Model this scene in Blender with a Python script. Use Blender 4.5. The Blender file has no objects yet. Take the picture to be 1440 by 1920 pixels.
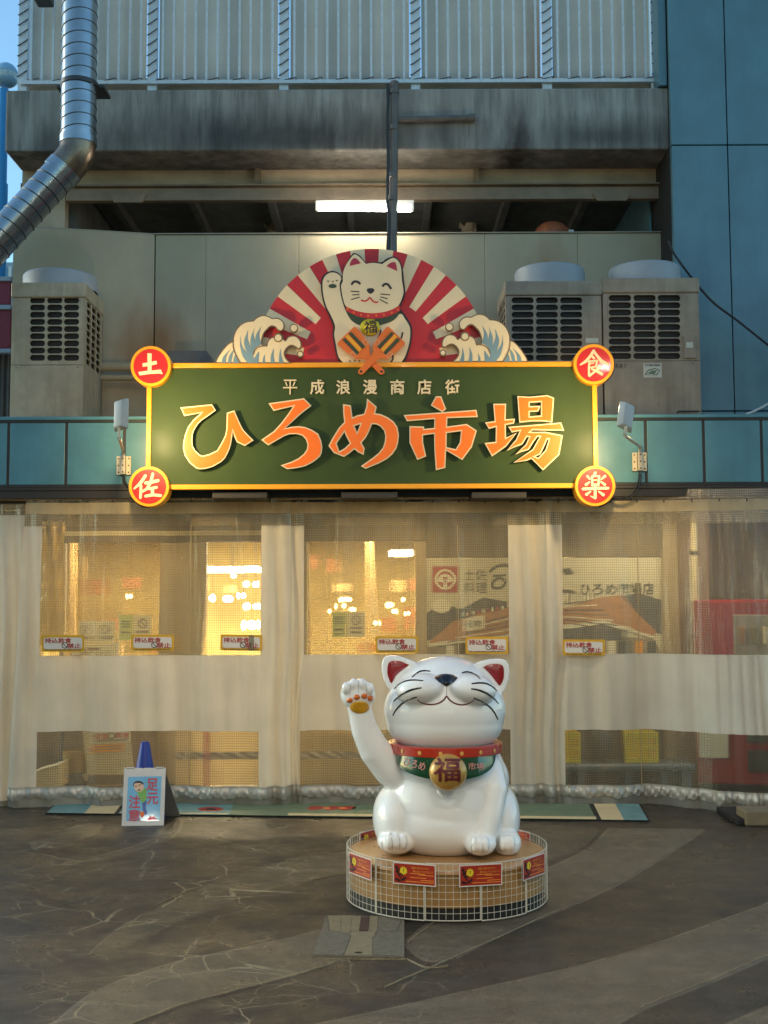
import bpy, bmesh, math, random
from mathutils import Vector, Matrix, geometry
from mathutils.bvhtree import BVHTree
random.seed(7)
R = math.radians
SC = bpy.context.scene
COL = SC.collection

# ---------------------------------------------------------------- camera
FPX, HOR = 2200.0, 1130.0                       # focal length and horizon, in pixels of a 1440x1920 frame
PITCH = math.atan((HOR - 960.0) / FPX)
CAMLOC = Vector((0, 0, 1.75))
cam_d = bpy.data.cameras.new('camera')
cam_d.sensor_fit = 'VERTICAL'; cam_d.sensor_height = 24.0; cam_d.sensor_width = 18.0
cam_d.lens = 24.0 * FPX / 1920.0
cam_d.clip_start = 0.1; cam_d.clip_end = 2000
cam = bpy.data.objects.new('camera', cam_d); COL.objects.link(cam)
CAMM = Matrix.Translation(CAMLOC) @ Matrix.Rotation(math.pi/2 + PITCH, 4, 'X') @ Matrix.Rotation(R(-0.22), 4, 'Z')
cam.matrix_world = CAMM
SC.camera = cam
# ---------------------------------------------------------------- world, sun, exposure
SUN_EL, SUN_ROT = R(15), R(-78)
w = bpy.data.worlds.new('World'); SC.world = w; w.use_nodes = True
nt = w.node_tree; nt.nodes.clear()
wo = nt.nodes.new('ShaderNodeOutputWorld'); bg = nt.nodes.new('ShaderNodeBackground')
sky = nt.nodes.new('ShaderNodeTexSky'); sky.sky_type = 'NISHITA'; sky.sun_disc = False
sky.sun_elevation = SUN_EL; sky.sun_rotation = SUN_ROT; sky.air_density = 1.0; sky.dust_density = .5; sky.ozone_density = 1.4
bg.inputs[1].default_value = 0.15
tint = nt.nodes.new('ShaderNodeMix'); tint.data_type = 'RGBA'; tint.blend_type = 'MULTIPLY'; tint.inputs[0].default_value = 1; tint.inputs[7].default_value = (.82,1.08,1.14,1)   # the cyan cast of this evening's sky
nt.links.new(sky.outputs[0], tint.inputs[6]); nt.links.new(tint.outputs[2], bg.inputs[0]); nt.links.new(bg.outputs[0], wo.inputs[0])
sd = bpy.data.lights.new('sun', 'SUN'); sd.energy = 0.5; sd.angle = R(20); sd.color = (1, .95, .88)
sun = bpy.data.objects.new('sun', sd); COL.objects.link(sun)
# low evening sun far off to the left behind the deck: the whole front lies in its shade
sdir = Vector((math.sin(SUN_ROT) * math.cos(SUN_EL), math.cos(SUN_ROT) * math.cos(SUN_EL), math.sin(SUN_EL)))
sun.rotation_euler = sdir.to_track_quat('Z', 'Y').to_euler()
SC.view_settings.view_transform = 'Standard'; SC.view_settings.look = 'None'
SC.view_settings.gamma = 1; SC.view_settings.use_curve_mapping = False
SC.view_settings.exposure = 0.75
SC.cycles.max_bounces = 8; SC.cycles.transparent_max_bounces = 24
try: SC.cycles.use_denoising = True
except Exception: pass

# ---------------------------------------------------------------- measuring: a pixel of the photograph to a point of the place
CR = CAMM.to_3x3()
def ray(px, py): return CR @ Vector(((px - 720) / FPX, -(py - 960) / FPX, -1))
def U(px, py, Y):
    d = ray(px, py); return CAMLOC + d * (Y / d.y)
def G(px, py, z=0.0):
    d = ray(px, py); return CAMLOC + d * ((z - CAMLOC.z) / d.z)
def PX(Y): return Y / FPX                        # metres per pixel at depth Y

# ---------------------------------------------------------------- materials
def lin(c):
    return tuple((x/12.92 if x <= .04045 else ((x+.055)/1.055)**2.4) for x in c)
def rgb(r, g, b): return lin((r/255, g/255, b/255))
MATS = {}
def mat(name, col, rough=.6, metal=0., var=.12, vscale=6., bump=0., bscale=40., streak=0., scol=(.02,.018,.015), sscale=(9,9,.7),
        coat=0., spec=.5, stains=(), emit=0., trans=0., speck=0., vmap=None, streak2=False):
    if name in MATS: return MATS[name]
    m = bpy.data.materials.new(name); m.use_nodes = True; t = m.node_tree; N = t.nodes; L = t.links
    b = N['Principled BSDF']
    b.inputs['Roughness'].default_value = rough; b.inputs['Metallic'].default_value = metal
    b.inputs['Coat Weight'].default_value = coat; b.inputs['Coat Roughness'].default_value = .05
    b.inputs['Specular IOR Level'].default_value = spec
    tc = N.new('ShaderNodeTexCoord')
    out = None
    def mixc(f, a, c):
        mx = N.new('ShaderNodeMix'); mx.data_type = 'RGBA'
        for s, v in (('Factor', f),):
            if hasattr(v, 'links'): L.new(v, mx.inputs[0])
            else: mx.inputs[0].default_value = v
        for i, v in ((6, a), (7, c)):
            if hasattr(v, 'links'): L.new(v, mx.inputs[i])
            else: mx.inputs[i].default_value = (*v[:3], 1)
        return mx.outputs[2]
    def noise(scale, detail=5, vec=None, rough_=.6):
        n = N.new('ShaderNodeTexNoise'); n.inputs['Scale'].default_value = scale; n.inputs['Detail'].default_value = detail
        n.inputs['Roughness'].default_value = rough_
        L.new(vec if vec else tc.outputs['Object'], n.inputs['Vector']); return n.outputs['Fac']
    def ramp(v, lo, hi):
        r = N.new('ShaderNodeMapRange'); r.inputs[1].default_value = lo; r.inputs[2].default_value = hi; r.clamp = True
        L.new(v, r.inputs[0]); return r.outputs[0]
    def mul(a, k):
        q = N.new('ShaderNodeMath'); q.operation = 'MULTIPLY'; L.new(a, q.inputs[0])
        if hasattr(k, 'links'): L.new(k, q.inputs[1])
        else: q.inputs[1].default_value = k
        return q.outputs[0]
    out = col
    if var > 0:
        vv = None
        if vmap:
            mq = N.new('ShaderNodeMapping'); mq.inputs['Scale'].default_value = vmap; L.new(tc.outputs['Object'], mq.inputs[0]); vv = mq.outputs[0]
        f = ramp(noise(vscale, 7, vv), .3, .7)
        out = mixc(f, tuple(max(0, x*(1-var)) for x in col), tuple(x*(1+var) for x in col))
    if speck > 0:
        out = mixc(mul(ramp(noise(160, 2), .5, .75), speck), out, tuple(x*.35 for x in col))
    if streak > 0:
        mp = N.new('ShaderNodeMapping'); mp.inputs['Scale'].default_value = sscale; L.new(tc.outputs['Object'], mp.inputs[0])
        s1 = ramp(noise(1.0, 6, mp.outputs[0], .65), .42, .72)
        s2 = ramp(noise(.9, 3), .25, .65)
        out = mixc(mul(mul(s1, s2), streak), out, scol)
    if streak2:                            # fine runs of lime and mould
        for sc3, col3, k3, lo3 in ((19, tuple(min(.7, x*1.9) for x in col), .55, .56), (26, scol, .75, .55), (5, scol, .5, .55)):
            mp = N.new('ShaderNodeMapping'); mp.inputs['Scale'].default_value = (sc3, sc3, .9); L.new(tc.outputs['Object'], mp.inputs[0])
            out = mixc(mul(mul(ramp(noise(1.0, 8, mp.outputs[0], .78), lo3, lo3+.14), ramp(noise(2.1, 4), .42, .6)), k3), out, col3)
    for (cx, cy, cz, rx, rz, sc_, st) in stains:
        mp = N.new('ShaderNodeMapping'); mp.inputs['Scale'].default_value = (1/rx, .0001, 1/rz)
        mp.inputs['Location'].default_value = (-cx/rx, 0, -cz/rz); L.new(tc.outputs['Object'], mp.inputs[0])
        ln = N.new('ShaderNodeVectorMath'); ln.operation = 'LENGTH'; L.new(mp.outputs[0], ln.inputs[0])
        mp2 = N.new('ShaderNodeMapping'); mp2.inputs['Scale'].default_value = (4, 4, 1.2); L.new(tc.outputs['Object'], mp2.inputs[0])
        nn = noise(1.3, 5, mp2.outputs[0])
        ad = N.new('ShaderNodeMath'); ad.operation = 'MULTIPLY_ADD'; L.new(nn, ad.inputs[0]); ad.inputs[1].default_value = 1.0; L.new(ln.outputs['Value'], ad.inputs[2])
        out = mixc(mul(ramp(ad.outputs[0], 1.5, .7), st), out, sc_)
    if hasattr(out, 'links'): L.new(out, b.inputs['Base Color'])
    else: b.inputs['Base Color'].default_value = (*out, 1)
    if rough > .15 and var > 0 and emit == 0:
        rr = N.new('ShaderNodeMapRange'); rr.inputs[3].default_value = max(0.02, rough-.1); rr.inputs[4].default_value = min(1, rough+.1)
        L.new(noise(vscale*2.3), rr.inputs[0]); L.new(rr.outputs[0], b.inputs['Roughness'])
    if bump > 0:
        bp = N.new('ShaderNodeBump'); bp.inputs['Strength'].default_value = bump; bp.inputs['Distance'].default_value = .01
        L.new(noise(bscale, 6), bp.inputs['Height']); L.new(bp.outputs[0], b.inputs['Normal'])
    if emit > 0:
        b.inputs['Emission Color'].default_value = (*col, 1); b.inputs['Emission Strength'].default_value = emit
    if trans > 0:
        tr = N.new('ShaderNodeBsdfTranslucent'); mx = N.new('ShaderNodeMixShader'); mx.inputs[0].default_value = trans
        if hasattr(out, 'links'): L.new(out, tr.inputs[0])
        else: tr.inputs[0].default_value = (*out, 1)
        o = N['Material Output']; L.new(b.outputs[0], mx.inputs[1]); L.new(tr.outputs[0], mx.inputs[2]); L.new(mx.outputs[0], o.inputs[0])
    MATS[name] = m; return m

# ---------------------------------------------------------------- objects
def wmat(o):
    M_ = Matrix.Identity(4)
    while o is not None:
        M_ = o.matrix_basis @ M_; o = o.parent
    return M_
def tag(o, label=None, cat=None, group=None, kind=None):
    if label: o['label'] = label
    if cat: o['category'] = cat
    if group: o['group'] = group
    if kind: o['kind'] = kind
    return o
def thing(name, label, cat, loc=(0,0,0), rotz=0., group=None):
    o = bpy.data.objects.new(name, None); COL.objects.link(o); o.empty_display_size = .1
    o.matrix_basis = Matrix.Translation(Vector(loc)) @ Matrix.Rotation(rotz, 4, 'Z')
    return tag(o, label, cat, group)
def link(name, me, parent=None, m=None):
    if m is not None:
        me.materials.clear(); me.materials.append(m)
    o = bpy.data.objects.new(name, me); COL.objects.link(o)
    if parent is not None: o.parent = parent
    return o
class MB:
    """collects faces in place coordinates and links them as ONE mesh object"""
    def __init__(s): s.v = []; s.f = []
    def add(s, vs, fs):
        n = len(s.v); s.v += [Vector(v) for v in vs]; s.f += [tuple(i+n for i in f) for f in fs]; return s
    def box(s, x0, x1, y0, y1, z0, z1):
        vs = [(x,y,z) for x in (x0,x1) for y in (y0,y1) for z in (z0,z1)]
        return s.add(vs, [(0,1,3,2),(4,6,7,5),(0,4,5,1),(2,3,7,6),(0,2,6,4),(1,5,7,3)])
    def bbox(s, x0, x1, y0, y1, z0, z1, b=.006, seg=2):
        bm = bmesh.new(); bmesh.ops.create_cube(bm, size=1)
        for v in bm.verts: v.co = Vector(((x0+x1)/2 + v.co.x*(x1-x0), (y0+y1)/2 + v.co.y*(y1-y0), (z0+z1)/2 + v.co.z*(z1-z0)))
        bmesh.ops.bevel(bm, geom=bm.edges[:], offset=min(b, .45*min(x1-x0, y1-y0, z1-z0)), segments=seg, affect='EDGES', profile=.5)
        bm.verts.index_update(); s.add([v.co.copy() for v in bm.verts], [[v.index for v in f.verts] for f in bm.faces]); bm.free(); return s
    def quad(s, a, b, c, d): return s.add([a,b,c,d], [(0,1,2,3)])
    def tube(s, pts, r, n=8, caps=True, closed=False):
        pts = [Vector(p) for p in pts]; rs = r if isinstance(r, (list, tuple)) else [r]*len(pts)
        vs = []; fs = []; up = None; k = len(pts)
        for i, p in enumerate(pts):
            if closed: t = pts[(i+1)%k] - pts[i-1]
            else: t = pts[min(i+1,k-1)] - pts[max(i-1,0)]
            t = t.normalized() if t.length > 1e-9 else Vector((0,0,1))
            if up is None: up = Vector((0,0,1)) if abs(t.z) < .9 else Vector((0,1,0))
            a = up - t*up.dot(t); a = a.normalized() if a.length > 1e-6 else t.orthogonal().normalized()
            up = a; b = t.cross(a)
            for j in range(n):
                an = 2*math.pi*j/n; vs.append(p + (a*math.cos(an) + b*math.sin(an))*rs[i])
        for i in range(k if closed else k-1):
            i2 = (i+1) % k
            for j in range(n): fs.append((i*n+j, i*n+(j+1)%n, i2*n+(j+1)%n, i2*n+j))
        if caps and not closed: fs += [tuple(range(n-1,-1,-1)), tuple(range((k-1)*n, k*n))]
        return s.add(vs, fs)
    def lathe(s, prof, c=(0,0,0), n=32, a0=0., a1=2*math.pi):
        full = abs(a1-a0-2*math.pi) < 1e-6; m = n if full else n+1; vs = []; fs = []
        for (r, z) in prof:
            for j in range(m):
                a = a0 + (a1-a0)*j/n; vs.append((c[0]+r*math.cos(a), c[1]+r*math.sin(a), c[2]+z))
        for i in range(len(prof)-1):
            for j in range(n if full else n):
                j2 = (j+1) % m; fs.append((i*m+j, i*m+j2, (i+1)*m+j2, (i+1)*m+j))
        return s.add(vs, fs)
    def ellipsoid(s, c, rx, ry, rz, n=24, m=14, rot=None):
        vs = []; fs = []
        for i in range(m+1):
            th = math.pi*i/m
            for j in range(n):
                a = 2*math.pi*j/n; v = Vector((rx*math.sin(th)*math.cos(a), ry*math.sin(th)*math.sin(a), rz*math.cos(th)))
                if rot: v = rot @ v
                vs.append(Vector(c)+v)
        for i in range(m):
            for j in range(n): fs.append((i*n+j, (i+1)*n+j, (i+1)*n+(j+1)%n, i*n+(j+1)%n))
        return s.add(vs, fs)
    def prism(s, polys, yf, yb, front_only=False):
        """polys: outer ring and holes as (x, z) in the facade plane; front at yf, back at yb"""
        rings = []
        for i, p in enumerate(polys):
            a = sum(p[k-1][0]*p[k][1] - p[k][0]*p[k-1][1] for k in range(len(p)))
            if (a < 0) == (i == 0): p = p[::-1]
            rings.append(p)
        tri = geometry.tessellate_polygon([[Vector((x, z, 0)) for x, z in p] for p in rings])
        flat = [q for p in rings for q in p]; n = len(flat)
        fr = []
        for t in tri:
            (x0,z0),(x1,z1),(x2,z2) = (flat[k] for k in t)
            a = (x1-x0)*(z2-z0) - (x2-x0)*(z1-z0)
            fr.append(tuple(t) if a > 0 else tuple(t[::-1]))
        vs = [(x, yf, z) for x, z in flat]; fs = list(fr)
        if not front_only:
            vs += [(x, yb, z) for x, z in flat]; fs += [tuple(i+n for i in t[::-1]) for t in fr]
            o = 0
            for p in rings:
                k = len(p)
                for i in range(k):
                    a, b = o+i, o+(i+1)%k; fs.append((b, a, a+n, b+n))
                o += k
        return s.add(vs, fs)
    def build(s, name, m, parent=None, smooth=False, label=None, kind=None):
        me = bpy.data.meshes.new(name)
        vs = s.v
        if parent is not None:
            I = wmat(parent).inverted(); vs = [I @ v for v in vs]
        me.from_pydata([tuple(v) for v in vs], [], s.f); me.update()
        if smooth:
            me.polygons.foreach_set('use_smooth', [True]*len(me.polygons))
            if smooth != 'all':
                try: me.set_sharp_from_angle(angle=R(40))
                except Exception: pass
        o = link(name, me, parent, m)
        if label: o['label'] = label
        if kind: o['kind'] = kind
        return o
def dup(o, parent=None):
    c = o.copy(); COL.objects.link(c)
    if parent is not None: c.parent = parent
    for ch in [q for q in bpy.data.objects if q.parent == o]: dup(ch, c)
    return c
# ---------------------------------------------------------------- outlines
def smooth_ring(p, k=6):
    n = len(p); out = []
    for i in range(n):
        p0, p1, p2, p3 = p[i-1], p[i], p[(i+1)%n], p[(i+2)%n]
        if p1 == p2: continue
        for j in range(k):
            t = j/k
            out.append(tuple(.5*((2*p1[d]) + (-p0[d]+p2[d])*t + (2*p0[d]-5*p1[d]+4*p2[d]-p3[d])*t*t + (-p0[d]+3*p1[d]-3*p2[d]+p3[d])*t**3) for d in (0,1)))
    return out
def smooth_line(p, k=6):
    n = len(p); out = []
    for i in range(n-1):
        p0, p1, p2, p3 = p[max(i-1,0)], p[i], p[i+1], p[min(i+2,n-1)]
        for j in range(k):
            t = j/k
            out.append(tuple(.5*((2*p1[d]) + (-p0[d]+p2[d])*t + (2*p0[d]-5*p1[d]+4*p2[d]-p3[d])*t*t + (-p0[d]+3*p1[d]-3*p2[d]+p3[d])*t**3) for d in range(len(p1))))
    out.append(tuple(p[-1])); return out
def inset(p, d, limit=2.2):
    """move a ring inwards by d (a hole ring: pass a negative d)"""
    a = sum(p[k-1][0]*p[k][1] - p[k][0]*p[k-1][1] for k in range(len(p)))
    sg = 1 if a > 0 else -1; n = len(p); out = []
    for i in range(n):
        x, y = p[i]; ax, ay = p[i-1]; bx, by = p[(i+1)%n]
        e1 = Vector((x-ax, y-ay)); e2 = Vector((bx-x, by-y))
        if e1.length < 1e-9 or e2.length < 1e-9: out.append((x,y)); continue
        e1.normalize(); e2.normalize()
        n1 = Vector((-e1.y, e1.x))*sg; n2 = Vector((-e2.y, e2.x))*sg
        b = n1+n2
        if b.length < .2: b = n1 - e1*0 ; k = 1
        else:
            b.normalize(); k = min(limit, 1/max(.2, b.dot(n1)))
        out.append((x+b.x*d*k, y+b.y*d*k))
    return out
def stroke(pts, w, round_=True):
    """a brush stroke of width w (number or list) along pts as a ring"""
    n = len(pts); ws = w if isinstance(w, (list, tuple)) else [w]*n
    l = []; r = []
    for i in range(n):
        a = Vector(pts[max(i-1,0)]); b = Vector(pts[min(i+1,n-1)]); t = (b-a).normalized(); q = Vector((-t.y, t.x))*ws[i]/2
        p = Vector(pts[i])
        if i == 0 and round_: l.append(tuple(p - t*ws[i]*.35 + q*.5)); r.append(tuple(p - t*ws[i]*.35 - q*.5))
        l.append(tuple(p+q)); r.append(tuple(p-q))
        if i == n-1 and round_: l.append(tuple(p + t*ws[i]*.35 + q*.5)); r.append(tuple(p + t*ws[i]*.35 - q*.5))
    return l + r[::-1]
def circle(cx, cy, rx, ry=None, n=32):
    ry = rx if ry is None else ry
    return [(cx+rx*math.cos(2*math.pi*i/n), cy+ry*math.sin(2*math.pi*i/n)) for i in range(n)]
class Crop:
    """pixel coordinates of an enlarged piece of the photograph"""
    def __init__(s, ox, oy, k): s.o = (ox, oy); s.k = k
    def __call__(s, p): return [(s.o[0]+x*s.k, s.o[1]+y*s.k) for x, y in p]
ID = Crop(0, 0, 1)
def plane(rings, Y):
    out = []
    for p in rings:
        q = []
        for x, y in p:
            u = U(x, y, Y); q.append((u.x, u.z))
        out.append(q)
    return out
def cut(name, rings, Y, th, m, parent, label=None, smooth=False):
    return MB().prism(plane(rings, Y), Y, Y+th).build(name, m, parent, label=label)
# ---------------------------------------------------------------- lettering
_T = {}
def text_tris(s, bold=0.):
    """the outline of a line of writing, filled; unit size, centred; returns (verts, tris)"""
    key = (s, bold)
    if key in _T: return _T[key]
    if bold >= .025:                       # heavy lettering: the plain outline several times, a hair apart
        v0, t0 = text_tris(s, 0.); vs, ts = [], []; k = .022/max(1, len(s)); q = .022
        for i, (dx, dy) in enumerate(((0,0),(k,0),(-k,0),(0,q),(0,-q))):
            n = len(vs); vs += [Vector((v.x+dx, v.y+dy, .0003*i)) for v in v0]; ts += [tuple(a+n for a in t) for t in t0]
        _T[key] = (vs, ts); return _T[key]
    cu = bpy.data.curves.new('t', 'FONT'); cu.body = s; cu.size = 1; cu.align_x = 'CENTER'; cu.align_y = 'CENTER'
    cu.fill_mode = 'FRONT'; cu.offset = bold; cu.resolution_u = 3
    o = bpy.data.objects.new('t', cu); COL.objects.link(o)
    dg = bpy.context.evaluated_depsgraph_get(); ev = o.evaluated_get(dg); me = ev.to_mesh()
    me.calc_loop_triangles()
    vs = [v.co.copy() for v in me.vertices]; ts = [tuple(t.vertices) for t in me.loop_triangles]
    ev.to_mesh_clear(); bpy.data.objects.remove(o); bpy.data.curves.remove(cu)
    if vs:
        x0 = min(v.x for v in vs); x1 = max(v.x for v in vs); y0 = min(v.y for v in vs); y1 = max(v.y for v in vs)
        vs = [Vector(((v.x-(x0+x1)/2)/max(1e-6, x1-x0), (v.y-(y0+y1)/2)/max(1e-6, y1-y0), 0)) for v in vs]
    _T[key] = (vs, ts); return _T[key]
def letter(name, s, o, ux, uz, w, h, m, parent, bold=.012, mb=None):
    """writing s centred at o, w x h metres, along the unit vectors ux, uz"""
    vs, ts = text_tris(s, bold); o = Vector(o); n = Vector(ux).cross(Vector(uz))
    b = mb or MB()
    b.add([o + Vector(ux)*v.x*w + Vector(uz)*v.y*h + n*v.z for v in vs], ts)
    return b if mb else b.build(name, m, parent)
XX, ZZ = Vector((1,0,0)), Vector((0,0,1))
# ================================================================ ground
def ground_mat(name, base, worn, crack, edge):
    m = bpy.data.materials.new(name); m.use_nodes = True; t = m.node_tree; N = t.nodes; L = t.links; b = N['Principled BSDF']
    tc = N.new('ShaderNodeTexCoord')
    def noise(s, d=6, v=None, r_=.62):
        n = N.new('ShaderNodeTexNoise'); n.inputs['Scale'].default_value = s; n.inputs['Detail'].default_value = d; n.inputs['Roughness'].default_value = r_
        L.new(v or tc.outputs['Object'], n.inputs['Vector']); return n
    def rng(v, a, c, x=0., y=1.):
        r = N.new('ShaderNodeMapRange'); r.inputs[1].default_value = a; r.inputs[2].default_value = c; r.inputs[3].default_value = x; r.inputs[4].default_value = y
        L.new(v, r.inputs[0]); return r.outputs[0]
    def mul(a, c):
        q = N.new('ShaderNodeMath'); q.operation = 'MULTIPLY'; L.new(a, q.inputs[0])
        if hasattr(c, 'links'): L.new(c, q.inputs[1])
        else: q.inputs[1].default_value = c
        return q.outputs[0]
    def mix(f, a, c):
        x = N.new('ShaderNodeMix'); x.data_type = 'RGBA'; L.new(f, x.inputs[0])
        for i, v in ((6, a), (7, c)):
            if hasattr(v, 'links'): L.new(v, x.inputs[i])
            else: x.inputs[i].default_value = (*v, 1)
        return x.outputs[2]
    mpa = N.new('ShaderNodeMapping'); mpa.inputs['Scale'].default_value = (.8,2.2,1); mpa.inputs['Rotation'].default_value = (0,0,R(-24)); L.new(tc.outputs['Object'], mpa.inputs[0])
    c = mix(rng(noise(1.1, 8, mpa.outputs[0], .7).outputs['Fac'], .38, .64), base, worn)
    c = mix(mul(rng(noise(3.1, 8, mpa.outputs[0], .72).outputs['Fac'], .5, .7), .7), c, tuple(x*1.45 for x in worn))
    c = mix(mul(rng(noise(7, 8).outputs['Fac'], .45, .72), .6), c, tuple(x*.5 for x in base))
    c = mix(mul(rng(noise(24, 6).outputs['Fac'], .5, .72), .5), c, tuple(x*1.5 for x in worn))
    c = mix(mul(rng(noise(55, 4, None, .8).outputs['Fac'], .52, .70), .55), c, tuple(x*1.9 for x in worn))
    c = mix(mul(rng(noise(70, 4, None, .8).outputs['Fac'], .52, .70), .55), c, tuple(x*.3 for x in base))
    c = mix(mul(rng(noise(230, 2).outputs['Fac'], .5, .8), .55), c, tuple(x*2.1 for x in worn))
    c = mix(mul(rng(noise(190, 2).outputs['Fac'], .52, .8), .6), c, tuple(x*.35 for x in base))
    h = noise(120, 4).outputs['Fac']
    if crack > 0:
        # joints and filled cracks: pale, broken up, denser towards the left of the square
        add = N.new('ShaderNodeVectorMath'); add.operation = 'MULTIPLY_ADD'
        L.new(noise(2.2, 4).outputs['Color'], add.inputs[0]); add.inputs[1].default_value = (.2,.2,0); L.new(tc.outputs['Object'], add.inputs[2])
        sp = N.new('ShaderNodeSeparateXYZ'); L.new(tc.outputs['Object'], sp.inputs[0])
        left = rng(sp.outputs['X'], .9, -.8)
        for sc, wd, lo, hi, k in ((1.15, .0060, .45, .58, .9), (2.3, .0060, .47, .6, .75), (4.9, .0060, .5, .62, .5)):
            mp = N.new('ShaderNodeMapping'); mp.inputs['Scale'].default_value = (1, 1.5, 1); L.new(add.outputs[0], mp.inputs[0])
            vo = N.new('ShaderNodeTexVoronoi'); vo.feature = 'DISTANCE_TO_EDGE'; vo.inputs['Scale'].default_value = sc; L.new(mp.outputs[0], vo.inputs['Vector'])
            f = rng(vo.outputs['Distance'], wd*sc, wd*sc*.25)
            f = mul(mul(f, rng(noise(1.0+sc*.3, 4).outputs['Fac'], lo, hi)), mul(left, k*crack))
            c = mix(f, c, edge)
    L.new(c, b.inputs['Base Color'])
    L.new(rng(noise(3).outputs['Fac'], .35, .7, .24, .62), b.inputs['Roughness'])
    b.inputs['Specular IOR Level'].default_value = .45
    bp = N.new('ShaderNodeBump'); bp.inputs['Strength'].default_value = .8; bp.inputs['Distance'].default_value = .006
    L.new(h, bp.inputs['Height']); L.new(bp.outputs[0], b.inputs['Normal'])
    return m
m_asph = ground_mat('dark_asphalt', rgb(36,33,28), rgb(62,56,46), .72, rgb(170,158,126))
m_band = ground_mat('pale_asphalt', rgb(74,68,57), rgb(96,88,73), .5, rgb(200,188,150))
m_band2 = ground_mat('worn_and_lit_asphalt', rgb(60,54,44), rgb(84,76,60), .9, rgb(190,176,140))
m_line = ground_mat('joint_filler', rgb(112,102,80), rgb(138,126,100), 0, (0,0,0))
b = MB()
gx = [-60,-8,-4,-2,0,2,4,8,60]; gy = [-40,2,4,6,8,10,14,24,160]
b.add([(x,y,0) for y in gy for x in gx], [(j*9+i, j*9+i+1, (j+1)*9+i+1, (j+1)*9+i) for j in range(8) for i in range(8)])
tag(b.build('ground', m_asph), kind='structure')
def ground_sheet(name, px, m, sm=True, z=.004):
    q = smooth_ring(px, 5) if sm else px
    pts = [G(x, min(y, 2150)) for x, y in q]
    ring = [(p.x, p.y) for p in pts]
    a = sum(ring[k-1][0]*ring[k][1] - ring[k][0]*ring[k-1][1] for k in range(len(ring)))
    if a < 0: ring = ring[::-1]
    tri = geometry.tessellate_polygon([[Vector((x, y, 0)) for x, y in ring]])
    fs = []
    for t in tri:
        (x0,y0),(x1,y1),(x2,y2) = (ring[k] for k in t)
        fs.append(tuple(t) if (x1-x0)*(y2-y0)-(x2-x0)*(y1-y0) > 0 else tuple(t[::-1]))
    n = len(ring); vs = [(x,y,z) for x,y in ring] + [(x,y,-.001) for x,y in inset(ring, -.03, 1.2)]
    fs += [(i, i+n, (i+1)%n+n, (i+1)%n) for i in range(n)]
    return tag(MB().add(vs, fs).build(name, m), kind='structure')
Cn = lambda *p: [q for q in p for _ in (0,1)]
ground_sheet('paving_and_lit_band', Cn((1145,1553)) + [(1098,1597),(1000,1640),(900,1684),(830,1716)] + Cn((762,1768)) + [(800,1800)] + Cn((850,1796)) + [(950,1746),(1050,1705),(1150,1661),(1255,1598)] + Cn((1318,1556)), m_band)
ground_sheet('paving_and_lit_band', Cn((762,1772),(640,1800)) + [(540,1830),(350,1880)] + Cn((200,1935),(90,1935)) + [(180,1862),(300,1815),(400,1790),(520,1766)] + Cn((600,1745)), m_band)
ground_sheet('paving_and_lit_band', Cn((1460,1690)) + [(1350,1728),(1250,1765),(1100,1810),(920,1851),(830,1871),(720,1896)] + Cn((560,1930),(1100,1950)) + [(1200,1892),(1330,1840)] + Cn((1460,1784)), m_band)
ground_sheet('paving_and_lit_band', Cn((1460,1882),(1340,1935),(1460,1960)), m_band)
ground_sheet('paving_and_lit_band', Cn((1000,1545),(1118,1552)) + [(1098,1580),(1060,1600)] + Cn((1015,1616),(900,1650),(900,1560)), m_band2)  # paler sheet that paints light reflected on the ground here
ground_sheet('paving_and_lit_band', Cn((655,1598)) + [(560,1614),(450,1640),(330,1685),(230,1740)] + Cn((170,1790),(240,1770)) + [(340,1725),(450,1685),(560,1655)] + Cn((650,1636)), m_band2)
ground_sheet('paving_and_lit_band', Cn((198,1543)) + [(180,1560),(140,1576)] + Cn((70,1594),(60,1580)) + [(110,1566)] + Cn((150,1545)), m_band2)
ground_sheet('paving_and_lit_band', Cn((330,1535)) + [(318,1560),(270,1580),(200,1602)] + Cn((110,1622),(130,1624)) + [(215,1607),(285,1586),(328,1564)] + Cn((340,1535)), m_band2)
# thin pale joints along the bands
def joint(px, w=.012):
    pts = [G(x, y) for x, y in smooth_line(px, 8)]
    random.seed(int(px[0][0])); ring = stroke([(p.x + random.uniform(-.004,.004), p.y + random.uniform(-.004,.004)) for p in pts], [w*.62*random.uniform(.2,1.2) for _ in pts], False)
    n = len(ring)//2; vs = [(x, y, .0062) for x, y in ring]; k = len(ring)
    vs += [(x, y, -.01) for x, y in ring]; fs = [(i, i+1, k-2-i, k-1-i) for i in range(n-1)] + [(i, i+k, (i+1)%k+k, (i+1)%k) for i in range(k)]
    return tag(MB().add(vs, [f[::-1] for f in fs]).build('paving_joint', m_line), kind='structure')
for px, w_ in (([(640,1801),(540,1832),(350,1882),(210,1935)],.014), ([(333,1538),(315,1562),(240,1592),(120,1620)],.014), ([(655,1598),(560,1612),(450,1640),(310,1690),(230,1745)],.010), ([(720,1852),(850,1796),(1050,1705)],.011),
           ([(762,1770),(830,1717)],.014), ([(762,1798),(800,1815),(840,1812)],.012), ([(590,1799),(762,1800)],.012), ([(1440,1694),(1250,1764),(1100,1809)],.008), ([(560,1655),(650,1637)],.01), ([(1200,1890),(1330,1839),(1440,1792)],.008)):
    joint(px, w_)
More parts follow.
